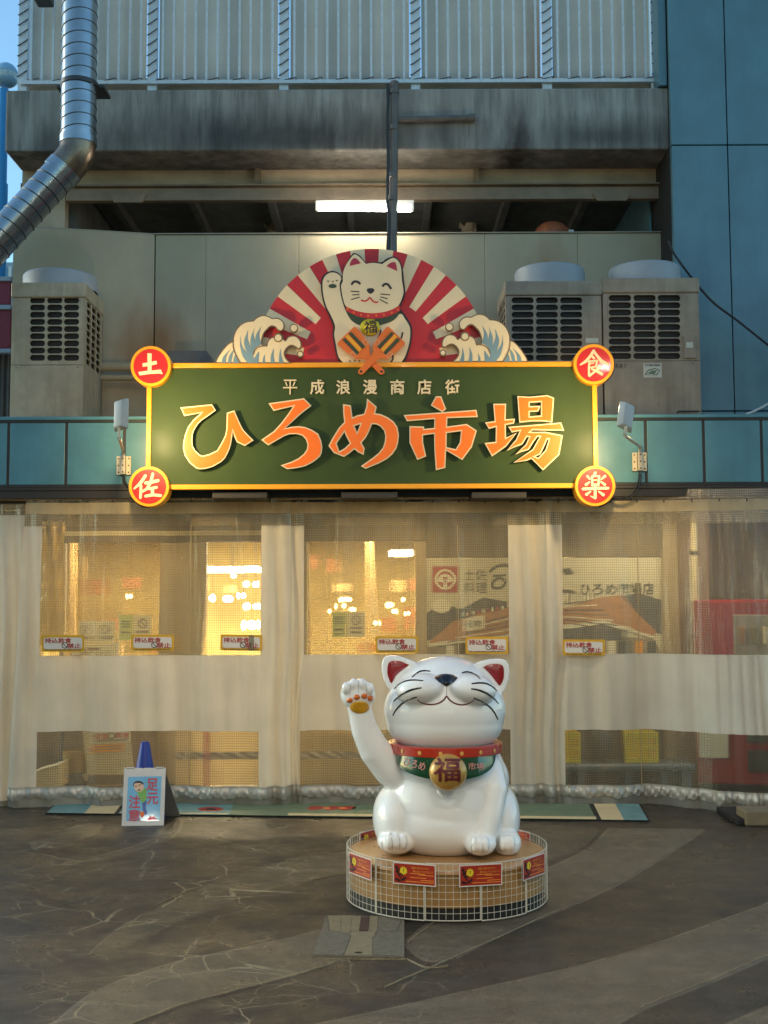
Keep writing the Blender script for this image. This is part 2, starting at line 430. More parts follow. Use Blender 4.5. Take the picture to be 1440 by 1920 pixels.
# drain slab let into the paving: granite wedges and pale stones
m_gran = mat('dark_granite', rgb(108,102,86), .7, var=.3, vscale=40, bump=.6, bscale=150, speck=.8)
m_ston = mat('pale_stone', rgb(126,116,88), .75, var=.15, vscale=30, bump=.3, bscale=120, speck=.35)
m_dark = mat('black_gap', (.012,.011,.01), .8, var=0)
m_brick = mat('brown_tile', rgb(72,52,42), .7, var=.2, vscale=20)
dr = thing('drain_slab', 'square slab of pale stone and dark granite wedges let into the asphalt before the cat', 'drain', G(676,1765), group=None)
cd = Crop(560, 1700, 1/6)
def stone(nm, px, m, z=.012):
    pts = [G(*q) for q in cd(px)]; ring = [(p.x,p.y) for p in pts]
    ring = inset(ring, .0012)
    a = sum(ring[k-1][0]*ring[k][1] - ring[k][0]*ring[k-1][1] for k in range(len(ring)))
    if a < 0: ring = ring[::-1]
    n = len(ring); vs = [(x,y,z) for x,y in ring]+[(x,y,-.03) for x,y in ring]
    tri = geometry.tessellate_polygon([[Vector((x,y,0)) for x,y in ring]])
    fs = [tuple(t) if (ring[t[1]][0]-ring[t[0]][0])*(ring[t[2]][1]-ring[t[0]][1])-(ring[t[2]][0]-ring[t[0]][0])*(ring[t[1]][1]-ring[t[0]][1])>0 else tuple(t[::-1]) for t in tri]
    fs += [(i, i+n, (i+1)%n+n, (i+1)%n) for i in range(n)]
    return MB().add(vs, fs).build(nm, m, dr)
stone('bed', [(150,570),(310,118),(1190,135),(1195,588)], m_gran, .0095)
stone('granite_wedge', [(160,568),(310,125),(345,295),(590,355),(505,570)], m_gran, .013)
stone('granite_wedge', [(832,572),(830,365),(1100,305),(1185,150),(1190,583)], m_gran, .013)
stone('stone', [(325,122),(478,122),(468,300),(350,294)], m_ston, .012)
stone('stone', [(478,122),(605,124),(575,325),(468,300)], m_ston, .0125)
stone('stone', [(605,124),(706,126),(678,300),(575,300)], m_ston, .012)
stone('brown_tile', [(706,140),(800,142),(782,298),(678,298)], m_brick, .0135)
stone('stone', [(800,126),(895,128),(880,300),(782,300)], m_ston, .012)
stone('stone', [(895,130),(1185,138),(1100,303),(880,300)], m_gran, .012)
stone('stone', [(592,350),(575,328),(600,302),(870,302),(850,358),(828,370),(832,572),(508,572)], m_ston, .012)
MB().add([(G(x,y).x, G(x,y).y, .0145) for x,y in cd([(p[0],p[1]) for p in circle(672,546,44,8,14)])], [tuple(range(13,-1,-1))]).build('lifting_slot', m_dark, dr)

# ================================================================ the shopping arcade that ends here: its roof and lamps stand over and behind the viewer
m_arc = mat('arcade_roof_panel', rgb(170,166,156), .6, var=.06); m_arcs = mat('arcade_steel', rgb(120,128,130), .5, var=.08)
m_arcl = mat('arcade_lamp_glow', (1,.9,.72), .3, var=0, emit=300); m_stallb = mat('shop_board_brown', rgb(120,84,60), .6, var=.2)
ar = thing('arcade_roof', 'steel framed arcade roof over the street before the market', 'roof', (0, -8, 6.3))
for i in range(14):
    MB().bbox(-8, 8, 3.0-2*i-1.985, 3.0-2*i, 6.35, 6.43, .01).build('roof_panel', m_arc, ar)
    MB().bbox(-8, 8, 3.0-2*i-.16, 3.0-2*i-.02, 6.1, 6.345, .01).build('truss', m_arcs, ar)
for sx in (-7.6, 7.6):
    for y in (2.6, -5.4, -13.4, -21.4): MB().tube([(sx,y,0),(sx,y,6.34)], .12, 14).build('column', m_arcs, ar, smooth=True)
for sx, lab in ((-1, 'added unseen row of shops under the arcade on the left, shutters facing the street'), (1, 'added unseen row of shops under the arcade on the right, shutters facing the street')):
    sh = thing('added_arcade_shops', lab, 'building', (sx*9.6, -11, 0))  # unseen shop rows, added to block the blue sky light from the sides
    MB().box(min(sx*8.2, sx*11), max(sx*8.2, sx*11), -26, 2.6, 0, 6.3).build('wall', m_arc, sh)
    for i in range(7): MB().bbox(min(sx*8.1, sx*8.19), max(sx*8.1, sx*8.19), 2.2-4*i-3.2, 2.2-4*i, .05, 2.7, .01).build('shutter', m_arcs, sh); MB().bbox(min(sx*7.75, sx*8.19), max(sx*7.75, sx*8.19), 2.2-4*i-3.4, 2.3-4*i, 2.9, 3.6, .02).build('shop_board', m_stallb, sh)
for i in range(5):
    for j, sx in enumerate((-3.4, 0.4, 4.0)):
        y = 1.9 - 3.2*i; t = thing('arcade_lamp', 'round lamp hanging under the arcade roof', 'lamp', (sx, y, 6.0), group='round lamps under the arcade roof')
        MB().lathe([(0,.14),(.05,.14),(.16,.03),(.17,0),(.15,0),(.14,.02)], (sx,y,6.0), 24).build('shade', m_arcs, t, smooth=True)
        MB().lathe([(0,-.012),(.09,-.008),(.135,.012)], (sx,y,6.0), 24).build('lens', m_arcl, t, smooth=True)
        MB().tube([(sx,y,6.13),(sx,y,6.36)], .012, 6).build('rod', m_arcs, t)
# ================================================================ upper parking deck
m_conc = mat('stained_concrete', rgb(150,145,138), .9, var=.36, vscale=1.0, vmap=(2.6,2.6,.5), bump=.35, bscale=30, streak=.9, scol=rgb(44,42,41), sscale=(8,8,.7), streak2=True,
             stains=((1.46,0,6.4,.26,.9,rgb(50,32,24),1.), (-1.1,0,6.8,2.8,.42,rgb(52,51,50),.8), (2.4,0,6.8,1.1,.3,rgb(56,55,54),.75), (-3.4,0,6.4,.9,.7,rgb(58,60,62),.75)))
m_conc2 = mat('sheltered_concrete', rgb(176,160,138), .85, var=.2, vscale=2.2, bump=.25, bscale=25, streak=.45, scol=rgb(70,58,46), sscale=(2,2,6))
m_steel = mat('painted_steel', rgb(128,112,92), .55, var=.2, vscale=5, streak=.35, scol=rgb(60,48,38), sscale=(3,3,9))
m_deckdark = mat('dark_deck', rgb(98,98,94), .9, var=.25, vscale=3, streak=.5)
deck = thing('parking_deck', 'rain streaked concrete deck edge with a steel beam below it', 'building', (0, 12.4, 0))
zt, zb = U(720,166,12.4).z, U(720,281,12.4).z
xl, xr = U(10,225,12.4).x, U(1261,225,12.4).x
MB().bbox(xl, xr, 12.4, 12.995, zb, zt, .02).build('concrete_beam', m_conc, deck)
MB().box(xl+.05, xr, 12.78, 12.9, zt+.001, zt+.30).build('upstand', m_conc2, deck)
MB().box(xl+.02, xr, 13.0, 13.3, zt-.45, zt-.12).build('slab', m_conc2, deck)
zrb = U(720,357,13.0).z
MB().box(U(42,318,13.0).x, xr, 13.0, 13.2, zrb, zt-.46).build('back_wall', m_conc2, deck)
MB().box(U(42,318,13.0).x, U(122,318,13.0).x, 13.02, 13.18, 3.4, zrb-.002).build('end_wall', m_conc2, deck)
z1, z2 = U(720,352,12.93).z, U(720,376,12.93).z
MB().bbox(U(125,360,12.93).x, xr-.01, 12.90, 12.995, z2, z1, .008).build('steel_beam', m_steel, deck)
MB().box(U(125,360,12.93).x, xr-.01, 12.84, 12.995, z1+.003, z1+.02).build('beam_flange', m_steel, deck)
for x in (483, 893):
    p = U(x, 330, 12.95); MB().box(p.x-.03, p.x+.03, 12.93, 12.998, z1+.022, zb+.03).build('stiffener', m_steel, deck)
for x0, x1 in ((205, 275), (1110, 1182)):
    a, c = U(x0, 372, 12.9).x, U(x1, 372, 12.9).x
    MB().prism([[(a, z2+.06), (c, z2+.06), (c-.05, z2-.03), (a+.06, z2-.03)]], 12.87, 12.899).build('splice_plate', m_steel, deck)
# inside of the deck, seen through the slot under the beam
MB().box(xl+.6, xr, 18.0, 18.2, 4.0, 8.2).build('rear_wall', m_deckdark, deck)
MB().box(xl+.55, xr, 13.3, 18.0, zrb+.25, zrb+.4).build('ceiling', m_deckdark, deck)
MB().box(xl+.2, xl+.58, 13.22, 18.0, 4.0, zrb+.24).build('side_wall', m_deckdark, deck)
MB().box(-2.9, 2.9, 15.5, 15.6, U(720,428,15.5).z-.5, U(720,428,15.5).z).build('kerb', m_conc2, deck)
for x in (515, 880):
    p = U(x, 400, 15.0); MB().tube([(p.x, 15, 4.2), (p.x, 15, p.z), (p.x-.12, 15, zrb+.24)], .11, 10).build('column', m_conc2, deck, smooth=True)
for i in range(9):
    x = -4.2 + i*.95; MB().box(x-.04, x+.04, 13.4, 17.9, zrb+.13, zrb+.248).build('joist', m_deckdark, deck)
# ---------------------------------------------------------------- fluorescent tube
m_tube = mat('lit_tube', (1.,.97,.86), .3, var=0, emit=22)
m_white = mat('white_enamel', rgb(205,205,200), .4, var=.05)
p0, p1 = U(592,386,12.7), U(776,388,12.7)
fl = thing('fluorescent_light', 'lit fluorescent tube lamp under the concrete deck behind the pipe', 'lamp', (p0+p1)/2)
MB().bbox(p0.x, p1.x, 12.66, 12.76, p0.z+.005, p0.z+.05, .006).build('housing', m_white, fl)
MB().tube([(p0.x+.03, 12.69, p0.z-.03), (p1.x-.03, 12.69, p1.z-.03)], .028, 12).build('tube', m_tube, fl, smooth=True)
for x in (p0.x+.015, p1.x-.015): MB().bbox(x-.014, x+.014, 12.66, 12.72, p0.z-.065, p0.z+.006, .004).build('lamp_holder', m_white, fl)
ld = bpy.data.lights.new('tube_light', 'AREA'); ld.shape = 'RECTANGLE'; ld.size = p1.x-p0.x-.1; ld.size_y = .05; ld.energy = 5; ld.color = (1,.9,.72)
lo = bpy.data.objects.new('tube_light', ld); COL.objects.link(lo); lo.parent = fl; lo.location = (0, -.02, -.09); lo.rotation_euler = (R(0),0,0)
lo.data.spread = R(180)
ld2 = bpy.data.lights.new('tube_fill', 'POINT'); ld2.energy = 7; ld2.color = (1,.9,.74); ld2.shadow_soft_size = .12
for dx, dy in ((-.3,-.36), (.3,-.36), (0,.75)):
    lo = bpy.data.objects.new('tube_fill', ld2); COL.objects.link(lo); lo.parent = fl; lo.location = (dx, dy, -.0)  # unseen fill lights added around the tube to brighten recess and deck inside
# ---------------------------------------------------------------- pipes on the facade
m_pipe = mat('grey_pipe', rgb(92,88,84), .5, var=.2, vscale=8)
m_cable = mat('black_cable', (.015,.015,.015), .5, var=0)
dp = thing('drain_pipe', 'tall grey drain pipe running down the middle of the facade', 'pipe', U(738,465,12.32))
xa, xb = U(740,160,12.32), U(735,500,12.32)
MB().tube([xa+Vector((0,0,.04)), (xa.x-.01, 12.32, 6.6), (xb.x, 12.32, xb.z-.5)], .044, 14).build('pipe', m_pipe, dp, smooth=True)
for y in (172, 240, 330, 372):
    q = U(739-.02*(y-160), y, 12.32); MB().tube([q-Vector((0,0,.025)), q+Vector((0,0,.025))], .056, 14).build('pipe_clamp', m_pipe, dp, smooth=True)
for dx in (-.068, -.085):
    MB().tube([(xa.x+dx+.006*math.sin(i*1.7), 12.29+.006*math.sin(i*2.1), xa.z - (xa.z-xb.z)*i/11) for i in range(12)], .011, 6).build('cable', m_cable, dp, smooth=True)
q0, q1 = U(748,225,12.36), U(885,222,12.36)
bp_ = thing('branch_pipe', 'short horizontal pipe with a round end cap on the concrete beam', 'pipe', q0)
MB().tube([(q0.x,12.345,q0.z), (q1.x,12.345,q1.z)], .032, 12).build('pipe', m_pipe, bp_, smooth=True)
MB().tube([(q1.x-.04,12.345,q1.z), (q1.x+.03,12.345,q1.z)], .045, 14).build('end_cap', m_pipe, bp_, smooth=True)
# ================================================================ rooftop fence
m_bar = mat('galvanised_bar', rgb(206,208,210), .4, metal=.15, var=.1, vscale=20)
m_scr = mat('weathered_screen', rgb(198,194,186), .6, var=.12, vscale=1.2, streak=.4, scol=rgb(150,136,120), sscale=(3.2,3.2,.3), trans=.4,
            stains=((1.75,0,7.6,.22,1.2,rgb(150,100,62),.6),))
FY = 12.6
fz0, fz1 = U(720,157,FY).z, 9.6
fx0, fx1 = U(40,100,FY).x, U(1240,100,FY).x
fence = thing('rooftop_fence', 'tall fence of pale bars with laced translucent sheets on the deck edge', 'fence', (0, FY, 0))
pxs = [U(x,100,FY).x for x in (42, 285, 532, 779, 1026, 1232)]
for x in pxs: MB().box(x-.05, x+.05, FY+.012, FY+.10, fz0-.06, fz1).build('post', m_bar, fence)
MB().bbox(fx0, fx1, FY-.025, FY+.01, fz0, fz0+.045, .005).build('bottom_rail', m_bar, fence)
proto = None
for i in range(6):
    x = U(62+20.45*0, 100, FY).x
k = 0; xs = []
x = 59.
while x < 1236:
    if min(abs(x-c) for c in (42,285,532,779,1026,1232)) > 8: xs.append(x)
    x += 20.55
for x in xs:
    q = U(x,100,FY).x
    if proto is None:
        proto = MB().box(-.012, .012, -.02, .01, .047, fz1-fz0).build('bar', m_bar); proto.parent = fence; proto.location = (q, 0, fz0)
    else:
        c = proto.copy(); COL.objects.link(c); c.parent = fence; c.location = (q, 0, fz0)
for a, c in zip(pxs[:-1], pxs[1:]):
    a2, c2 = a+.07, c-.07; n = 20; vs = []; fs = []
    for i in range(n+1):
        for j in range(9):
            X = a2+(c2-a2)*i/n; Z = fz0+.05+(fz1-fz0-.06)*j/8
            vs.append((X, FY+.06+.014*math.sin(X*5+Z*.7)+.008*math.sin(X*17), Z))
    for i in range(n):
        for j in range(8): fs.append((i*9+j, (i+1)*9+j, (i+1)*9+j+1, i*9+j+1))
    MB().add(vs, fs).build('screen_sheet', m_scr, fence, smooth='all')
for x in pxs:
    b = MB()
    for i in range(26):
        z = fz0+.1+i*.118; b.tube([(x-.058, FY+.004, z), (x-.02, FY-.006, z+.012), (x+.058, FY+.004, z+.075)], .006, 5)
    b.build('lacing_cord', m_cable, fence)
pts = []
i = 0; xx_ = fx0+.15
while xx_ < fx1-.1:
    pts += [(xx_, FY-.03, fz0+.05), (xx_+.05, FY-.03, fz0+.065), (xx_+.07, FY-.005, fz0+.02)]; xx_ += .285
MB().tube(pts, .005, 5).build('hem_cord', m_cable, fence)
# ================================================================ beige metal wall
m_beige = mat('beige_metal', rgb(164,152,124), .5, var=.08, vscale=1.5, streak=.3, scol=rgb(130,112,82), sscale=(2.2,2.2,.35), bump=.05, bscale=4,
              stains=((-2.55,0,4.55,.5,.62,rgb(128,88,42),.85), (1.85,0,5.35,.3,.6,rgb(140,100,54),.6), (-2.2,0,4.1,.75,.35,rgb(118,90,52),.6), (-3.6,0,5.5,.4,.5,rgb(150,132,100),.5)))
bw = thing('metal_wall', 'low wall of beige sheet metal panels with rust stains behind the sign', 'wall', (0, 12.85, 0))
zw = U(720,439,12.85).z
edges = [290, 385, 560, 735, 910, 1085, 1251]
zlow = U(720,790,12.85).z - .3
for a, c in zip(edges[:-1], edges[1:]):
    xa_, xc_ = U(a,600,12.85).x, U(c,600,12.85).x
    MB().bbox(xa_+.0015, xc_-.0015, 12.85, 12.9, zlow, zw, .003, 1).build('panel', m_beige, bw)
# the left stretch bends forward
yL = 12.55
for a, c, ya, yc in ((22, 172, yL, 12.7), (172, 288, 12.7, 12.845)):
    A, Cc = U(a,600,ya), U(c,600,yc)
    b = MB(); b.add([(A.x,ya,zlow),(Cc.x,yc,zlow),(Cc.x,yc,zw),(A.x,ya,zw),(A.x,ya+.05,zlow),(Cc.x,yc+.05,zlow),(Cc.x,yc+.05,zw),(A.x,ya+.05,zw)],
          [(0,1,2,3),(5,4,7,6),(3,2,6,7),(4,0,3,7),(1,5,6,2)]); b.build('panel', m_beige, bw)
m_cap = mat('cap_flashing', rgb(150,140,120), .5, var=.1)
MB().bbox(U(288,600,12.85).x, U(1252,600,12.85).x, 12.83, 12.92, zw+.002, zw+.016, .003).build('cap_flashing', m_cap, bw)
A, Cc = U(22,600,yL), U(288,600,12.845)
MB().tube([(A.x, yL+.02, zw+.01), (U(172,600,12.7).x, 12.72, zw+.01), (Cc.x, 12.86, zw+.01)], .012, 6).build('cap_flashing', m_cap, bw)
# ledge pipes behind the left unit
lp = thing('ledge_pipes', 'two horizontal pale pipes low on the stained metal wall beside the left unit', 'pipe', U(230,690,12.5))
for y, r_ in ((688,.05), (708,.035)):
    a, c = U(190,y,12.5), U(282,y,12.5); MB().tube([a, c], r_, 12).build('pipe', m_beige, lp, smooth=True)
cbx = thing('cable_trunking', 'dark metal trunking lying on the canopy roof behind the sign edge', 'trunking', U(350,670,12.3))
a, c = U(318,672,12.3), U(398,672,12.3)
MB().prism([[(a.x,a.z+.06),(c.x-.05,a.z+.06),(c.x,a.z-.0),(c.x,3.6),(a.x,3.6)]], 12.2, 12.4).build('cover', m_pipe, cbx)
# orange thing peeping over the wall
m_hel = mat('rusty_orange', rgb(150,84,52), .6, var=.25, vscale=8)
tk = thing('rusty_tank', 'rusty orange rounded tank top peeping over the beige wall', 'tank', U(1035,440,13.3))
c = U(1035,440,13.3)
MB().ellipsoid((c.x, 13.3, c.z-.02), .21, .2, .17).build('shell', m_hel, tk, smooth='all')
MB().bbox(c.x+.17, c.x+.24, 13.2, 13.3, c.z-.05, c.z+.03, .01).build('valve', m_white, tk)
# ================================================================ teal neighbour
m_teal = mat('teal_panel', rgb(88,124,134), .36, var=.16, vscale=1.6, streak=.2, scol=rgb(30,70,84), coat=.25, bump=.04, bscale=120)
nb = thing('neighbour_building', 'tall building clad in smooth teal panels at the right', 'building', (3.9, 12.3, 0))
TY = 12.25
xs_ = [U(1259,300,TY).x, U(1365,300,TY).x, U(1560,300,TY).x, U(1760,300,TY).x]
zs_ = [0, 1.9, 3.75, U(1300,272,TY).z, 9.5, 12]
for i in range(3):
    for j in range(5):
        MB().bbox(xs_[i]+.006, xs_[i+1]-.006, TY, TY+.08, zs_[j]+.006, zs_[j+1]-.006, .006).build('panel', m_teal, nb)
MB().box(xs_[0]+.01, xs_[-1], TY+.06, TY+6, 0, 11.9).build('wall', m_dark, nb)
MB().box(xs_[0]-.09, xs_[0]-.004, TY+.1, TY+7, zt+.005, 12).build('flank', m_teal, nb)
MB().box(xs_[0]-.03, xs_[0]-.001, 13.22, TY+7, 3.0, zt-.5).build('flank', m_teal, nb)
# cables on the teal wall
cb = thing('slack_cable', 'black cable sagging diagonally across the teal wall', 'cable', U(1256,460,12.1))
MB().tube([U(x,y,12.0-.0*x) for x,y in smooth_line([(1253,452),(1270,485),(1330,560),(1385,603),(1450,655)], 6)], .012, 6).build('cable', m_cable, cb, smooth=True)
cb = thing('white_conduit', 'short white conduit at the foot of the teal wall', 'cable', U(1420,765,12.1))
MB().tube([U(x,y,12.1) for x,y in smooth_line([(1398,777),(1420,768),(1450,752)], 5)], .012, 6).build('conduit', m_white, cb, smooth=True)
# ================================================================ canopy with teal fascia
m_fas = mat('teal_fascia', rgb(86,140,150), .32, var=.14, vscale=3, streak=.2, scol=rgb(44,84,90), coat=.2, bump=.06, bscale=14)
m_rail = mat('dark_rail', rgb(46,42,38), .5, var=.15)
cn = thing('canopy', 'shop canopy edged with square teal fascia panels', 'canopy', (0, 10.25, 3.0))
CY = 10.25
ct, cb1, cb2, cbt = U(720,779,CY).z, U(720,788,CY).z, U(720,909,CY).z, U(720,917,CY).z
fx = [U(-202+108.7*i, 850, CY).x for i in range(17)]
for a, c in zip(fx[:-1], fx[1:]):
    MB().bbox(a+.013, c-.013, CY, CY+.05, cb2+.012, cb1-.012, .004).build('panel', m_fas, cn)
for x in fx: MB().box(x-.0115, x+.0115, CY+.006, CY+.05, cbt, cb1).build('rail', m_rail, cn)
MB().box(fx[0], fx[-1], CY-.004, CY+.048, cb1-.010, cb1+.010).build('rail', m_rail, cn)
MB().box(fx[0], fx[-1], CY-.004, CY+.048, cb2-.010, cb2+.010).build('rail', m_rail, cn)
MB().bbox(fx[0], fx[-1], CY-.012, CY+.06, cb1+.012, ct, .005).build('top_cap', m_fas, cn)
MB().bbox(fx[0], fx[-1], CY-.008, CY+.05, cbt-.004, cb2-.012, .004).build('bottom_cap', m_rail, cn)
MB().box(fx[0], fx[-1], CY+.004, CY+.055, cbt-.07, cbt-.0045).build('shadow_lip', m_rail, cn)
MB().box(fx[0], fx[-1], CY+.062, 12.84, ct-.12, ct-.02).build('roof', m_deckdark, cn)
m_soff = mat('soffit', rgb(150,138,112), .7, var=.1)
MB().box(fx[0], fx[-1], CY+.06, 12.84, cbt-.06, cbt-.02).build('soffit', m_soff, cn)
# ================================================================ the market sign
m_green = mat('green_sign_paint', rgb(60,78,42), .55, spec=.14, var=.1, vscale=3, streak=.12, scol=rgb(86,90,50), coat=.05, bump=.02, bscale=6)
m_green.node_tree.nodes['Principled BSDF'].inputs['Coat Roughness'].default_value = .25
m_yel = mat('yellow_trim', rgb(247,164,8), .42, var=.05, coat=.08)
m_red = mat('red_sign_paint', rgb(200,18,20), .4, var=.05, coat=.2)
m_redm = mat('sunburst_red', rgb(200,34,44), .5, var=.07, vscale=3)
m_crm = mat('cream_paint', rgb(236,214,172), .5, var=.05, vscale=4)
m_org = mat('orange_letter', rgb(255,116,0), .4, var=.05)
m_blk = mat('black_paint', rgb(40,30,34), .5, var=.05)
m_brn = mat('brown_outline', rgb(120,98,74), .5, var=.08)
m_blue = mat('wave_blue', rgb(116,146,158), .5, var=.12, vscale=4)
m_pink = mat('ear_red', rgb(176,40,66), .5, var=.05)
m_bib = mat('bib_green', rgb(52,66,40), .5, var=.05)
m_gold = mat('gold_paint', rgb(226,196,40), .3, metal=.35, var=.15, vscale=14)
m_oran = mat('clapper_orange', rgb(232,112,32), .5, var=.05)
SY = 9.95
sg = thing('market_sign', 'big green market sign with orange letters under a red sunburst cat crest', 'sign', U(697,917,SY))
L_, T_, R_, B_ = 276, 681, 1119, 916
a, c = U(L_,800,SY).x, U(R_,800,SY).x; zt_, zb_ = U(697,T_,SY).z, U(697,B_,SY).z
MB().bbox(a, c, SY, SY+.12, zb_, zt_, .004).build('board', m_green, sg)
fw = 8.2*PX(SY)
MB().bbox(a-.004, c+.004, SY-.022, SY+.03, zt_-fw, zt_+.004, .004).build('frame_bar', m_yel, sg)
MB().bbox(a-.004, c+.004, SY-.022, SY+.03, zb_-.004, zb_+fw, .004).build('frame_bar', m_yel, sg)
MB().bbox(a-.004, a+fw, SY-.021, SY+.03, zb_+fw+.001, zt_-fw-.001, .004).build('frame_bar', m_yel, sg)
MB().bbox(c-fw, c+.004, SY-.021, SY+.03, zb_+fw+.001, zt_-fw-.001, .004).build('frame_bar', m_yel, sg)
for x0, x1 in ((397,500),(640,745),(885,988)):
    p, q = U(x0,922,SY), U(x1,933,SY); MB().bbox(p.x, q.x, SY+.03, SY+.34, q.z, p.z, .004).build('mounting_bracket', m_rail, sg)
# --- big letters
K = 1/9
LET = [
 ('hi', Crop(330,735,K), [[(72,260),(605,207),(672,310),(550,400),(430,480),(375,535),(330,600),(300,655),(285,700),(275,780),(275,850),(285,920),(330,990),(400,1055),(450,1075),(550,1050),(690,985),(760,870),(825,740),(848,630),(857,350),(985,310),(1020,400),(1060,490),(1095,565),(1130,630),(1200,710),(1308,815),(1160,910),(1025,845),(985,760),(955,650),(947,740),(925,880),(905,950),(880,1010),(830,1110),(760,1180),(620,1260),(500,1295),(400,1305),(340,1290),(230,1200),(150,1080),(118,960),(122,850),(150,720),(200,590),(290,470),(400,372),(420,352),(140,408)]]),
 ('ro', Crop(480,735,K), [[(210,190),(810,105),(935,232),(820,318),(720,400),(490,612),(600,585),(720,575),(830,590),(940,635),(1050,705),(1100,820),(1118,920),(1108,1020),(1080,1085),(1020,1140),(940,1195),(820,1255),(680,1285),(525,1302),(415,1238),(600,1175),(720,1115),(810,1040),(855,970),(868,890),(840,800),(780,735),(690,710),(560,712),(480,740),(205,900),(88,808),(300,660),(420,530),(540,370),(628,240),(295,320)]]),
 ('me', Crop(610,735,K), [[(298,205),(430,225),(460,430),(530,395),(650,368),(690,250),(703,108),(868,250),(840,358),(940,375),(1060,430),(1160,505),(1215,590),(1243,720),(1230,850),(1200,950),(1130,1050),(1040,1130),(900,1205),(680,1295),(600,1250),(800,1110),(900,1030),(970,940),(1000,850),(1012,740),(990,650),(930,580),(860,545),(790,540),(740,660),(690,760),(610,855),(665,950),(645,1060),(560,1020),(490,965),(400,1040),(315,1095),(140,1025),(52,910),(130,760),(230,600),(318,510),(300,350)],
      [(490,572),(590,540),(535,680)], [(190,865),(322,675),(350,745),(412,865),(330,945),(238,1000)]]),
 ('shi', Crop(750,735,K), [[(62,388),(1290,300),(1315,422),(800,440),(795,582),(1125,538),(1298,650),(1215,925),(1052,1147),(778,985),(765,1280),(605,1320),(580,960),(575,705),(390,730),(390,850),(443,1085),(292,1145),(160,855),(160,575),(405,582),(408,622),(578,605),(580,455),(118,493)],
      [(790,690),(1030,660),(1010,850),(940,965),(785,930)]]),
 ('shi_dot', Crop(750,735,K), [[(605,72),(695,72),(778,285),(715,338),(520,225)]]),
 ('ba_earth', Crop(900,735,K), [[(225,198),(442,198),(432,460),(590,450),(575,530),(435,555),(440,770),(625,685),(440,920),(205,1087),(78,860),(265,840),(270,590),(150,622),(88,512),(250,490)]]),
 ('ba_sun', Crop(900,735,K), [[(632,68),(840,80),(1135,52),(1252,98),(1220,515),(1060,495),(880,495),(665,517)], [(840,180),(1030,168),(1030,395),(840,412),(840,335),(985,327),(1022,232),(840,238)]]),
 ('ba_low', Crop(900,735,K), [[(480,588),(1370,515),(1422,655),(890,644),(850,675),(1100,672),(1398,730),(1340,1060),(1065,1322),(868,1125),(800,1157),(565,1192),(890,965),(1010,755),(975,752),(900,850),(825,975),(700,1010),(595,1055),(770,890),(832,762),(795,755),(715,885),(600,925),(452,990),(610,800),(672,655),(540,682)], [(1140,795),(1165,800),(1105,980),(985,1110),(930,1090),(1020,1050),(1075,940)]]),
]
ly = SY - .045
for nm, cr, rings in LET:
    lt = cut('letter', [cr(r_) for r_ in rings], ly, .014, m_crm, sg)
    inn = [cr(inset(r_, 21 if i == 0 else -21)) for i, r_ in enumerate(rings)]
    MB().prism(plane(inn, ly-.0035), ly-.0035, ly-.0003).build('letter_face', m_org, lt)
    # stand-off pegs to the board
    for q in (cr([rings[0][0]])[0], cr([rings[0][len(rings[0])//2]])[0]):
        cxy = cr([(sum(p[0] for p in rings[0])/len(rings[0]), sum(p[1] for p in rings[0])/len(rings[0]))])[0]
# --- small letters
for ch, x in zip('平成浪漫商店街', (544,594.5,643.5,694,745,795.5,848)):
    o = U(x, 725.5, SY-.012); b = MB()
    vs, ts = text_tris(ch, .0 if ch == '平' else .02); w_ = 27*PX(SY); n = len(vs)
    W = [o + XX*v.x*w_ + ZZ*v.y*w_*1.05 for v in vs]
    b.add(W, ts); b.add([v+Vector((0,.010,0)) for v in W], [t[::-1] for t in ts])
    ed = {}
    for t in ts:
        for i in range(3):
            e = (t[i], t[(i+1)%3]); ed[e] = 1
    b.f += [(e[1], e[0], e[0]+n, e[1]+n) for e in ed if (e[1],e[0]) not in ed]
    b.build('small_letter', m_crm, sg)
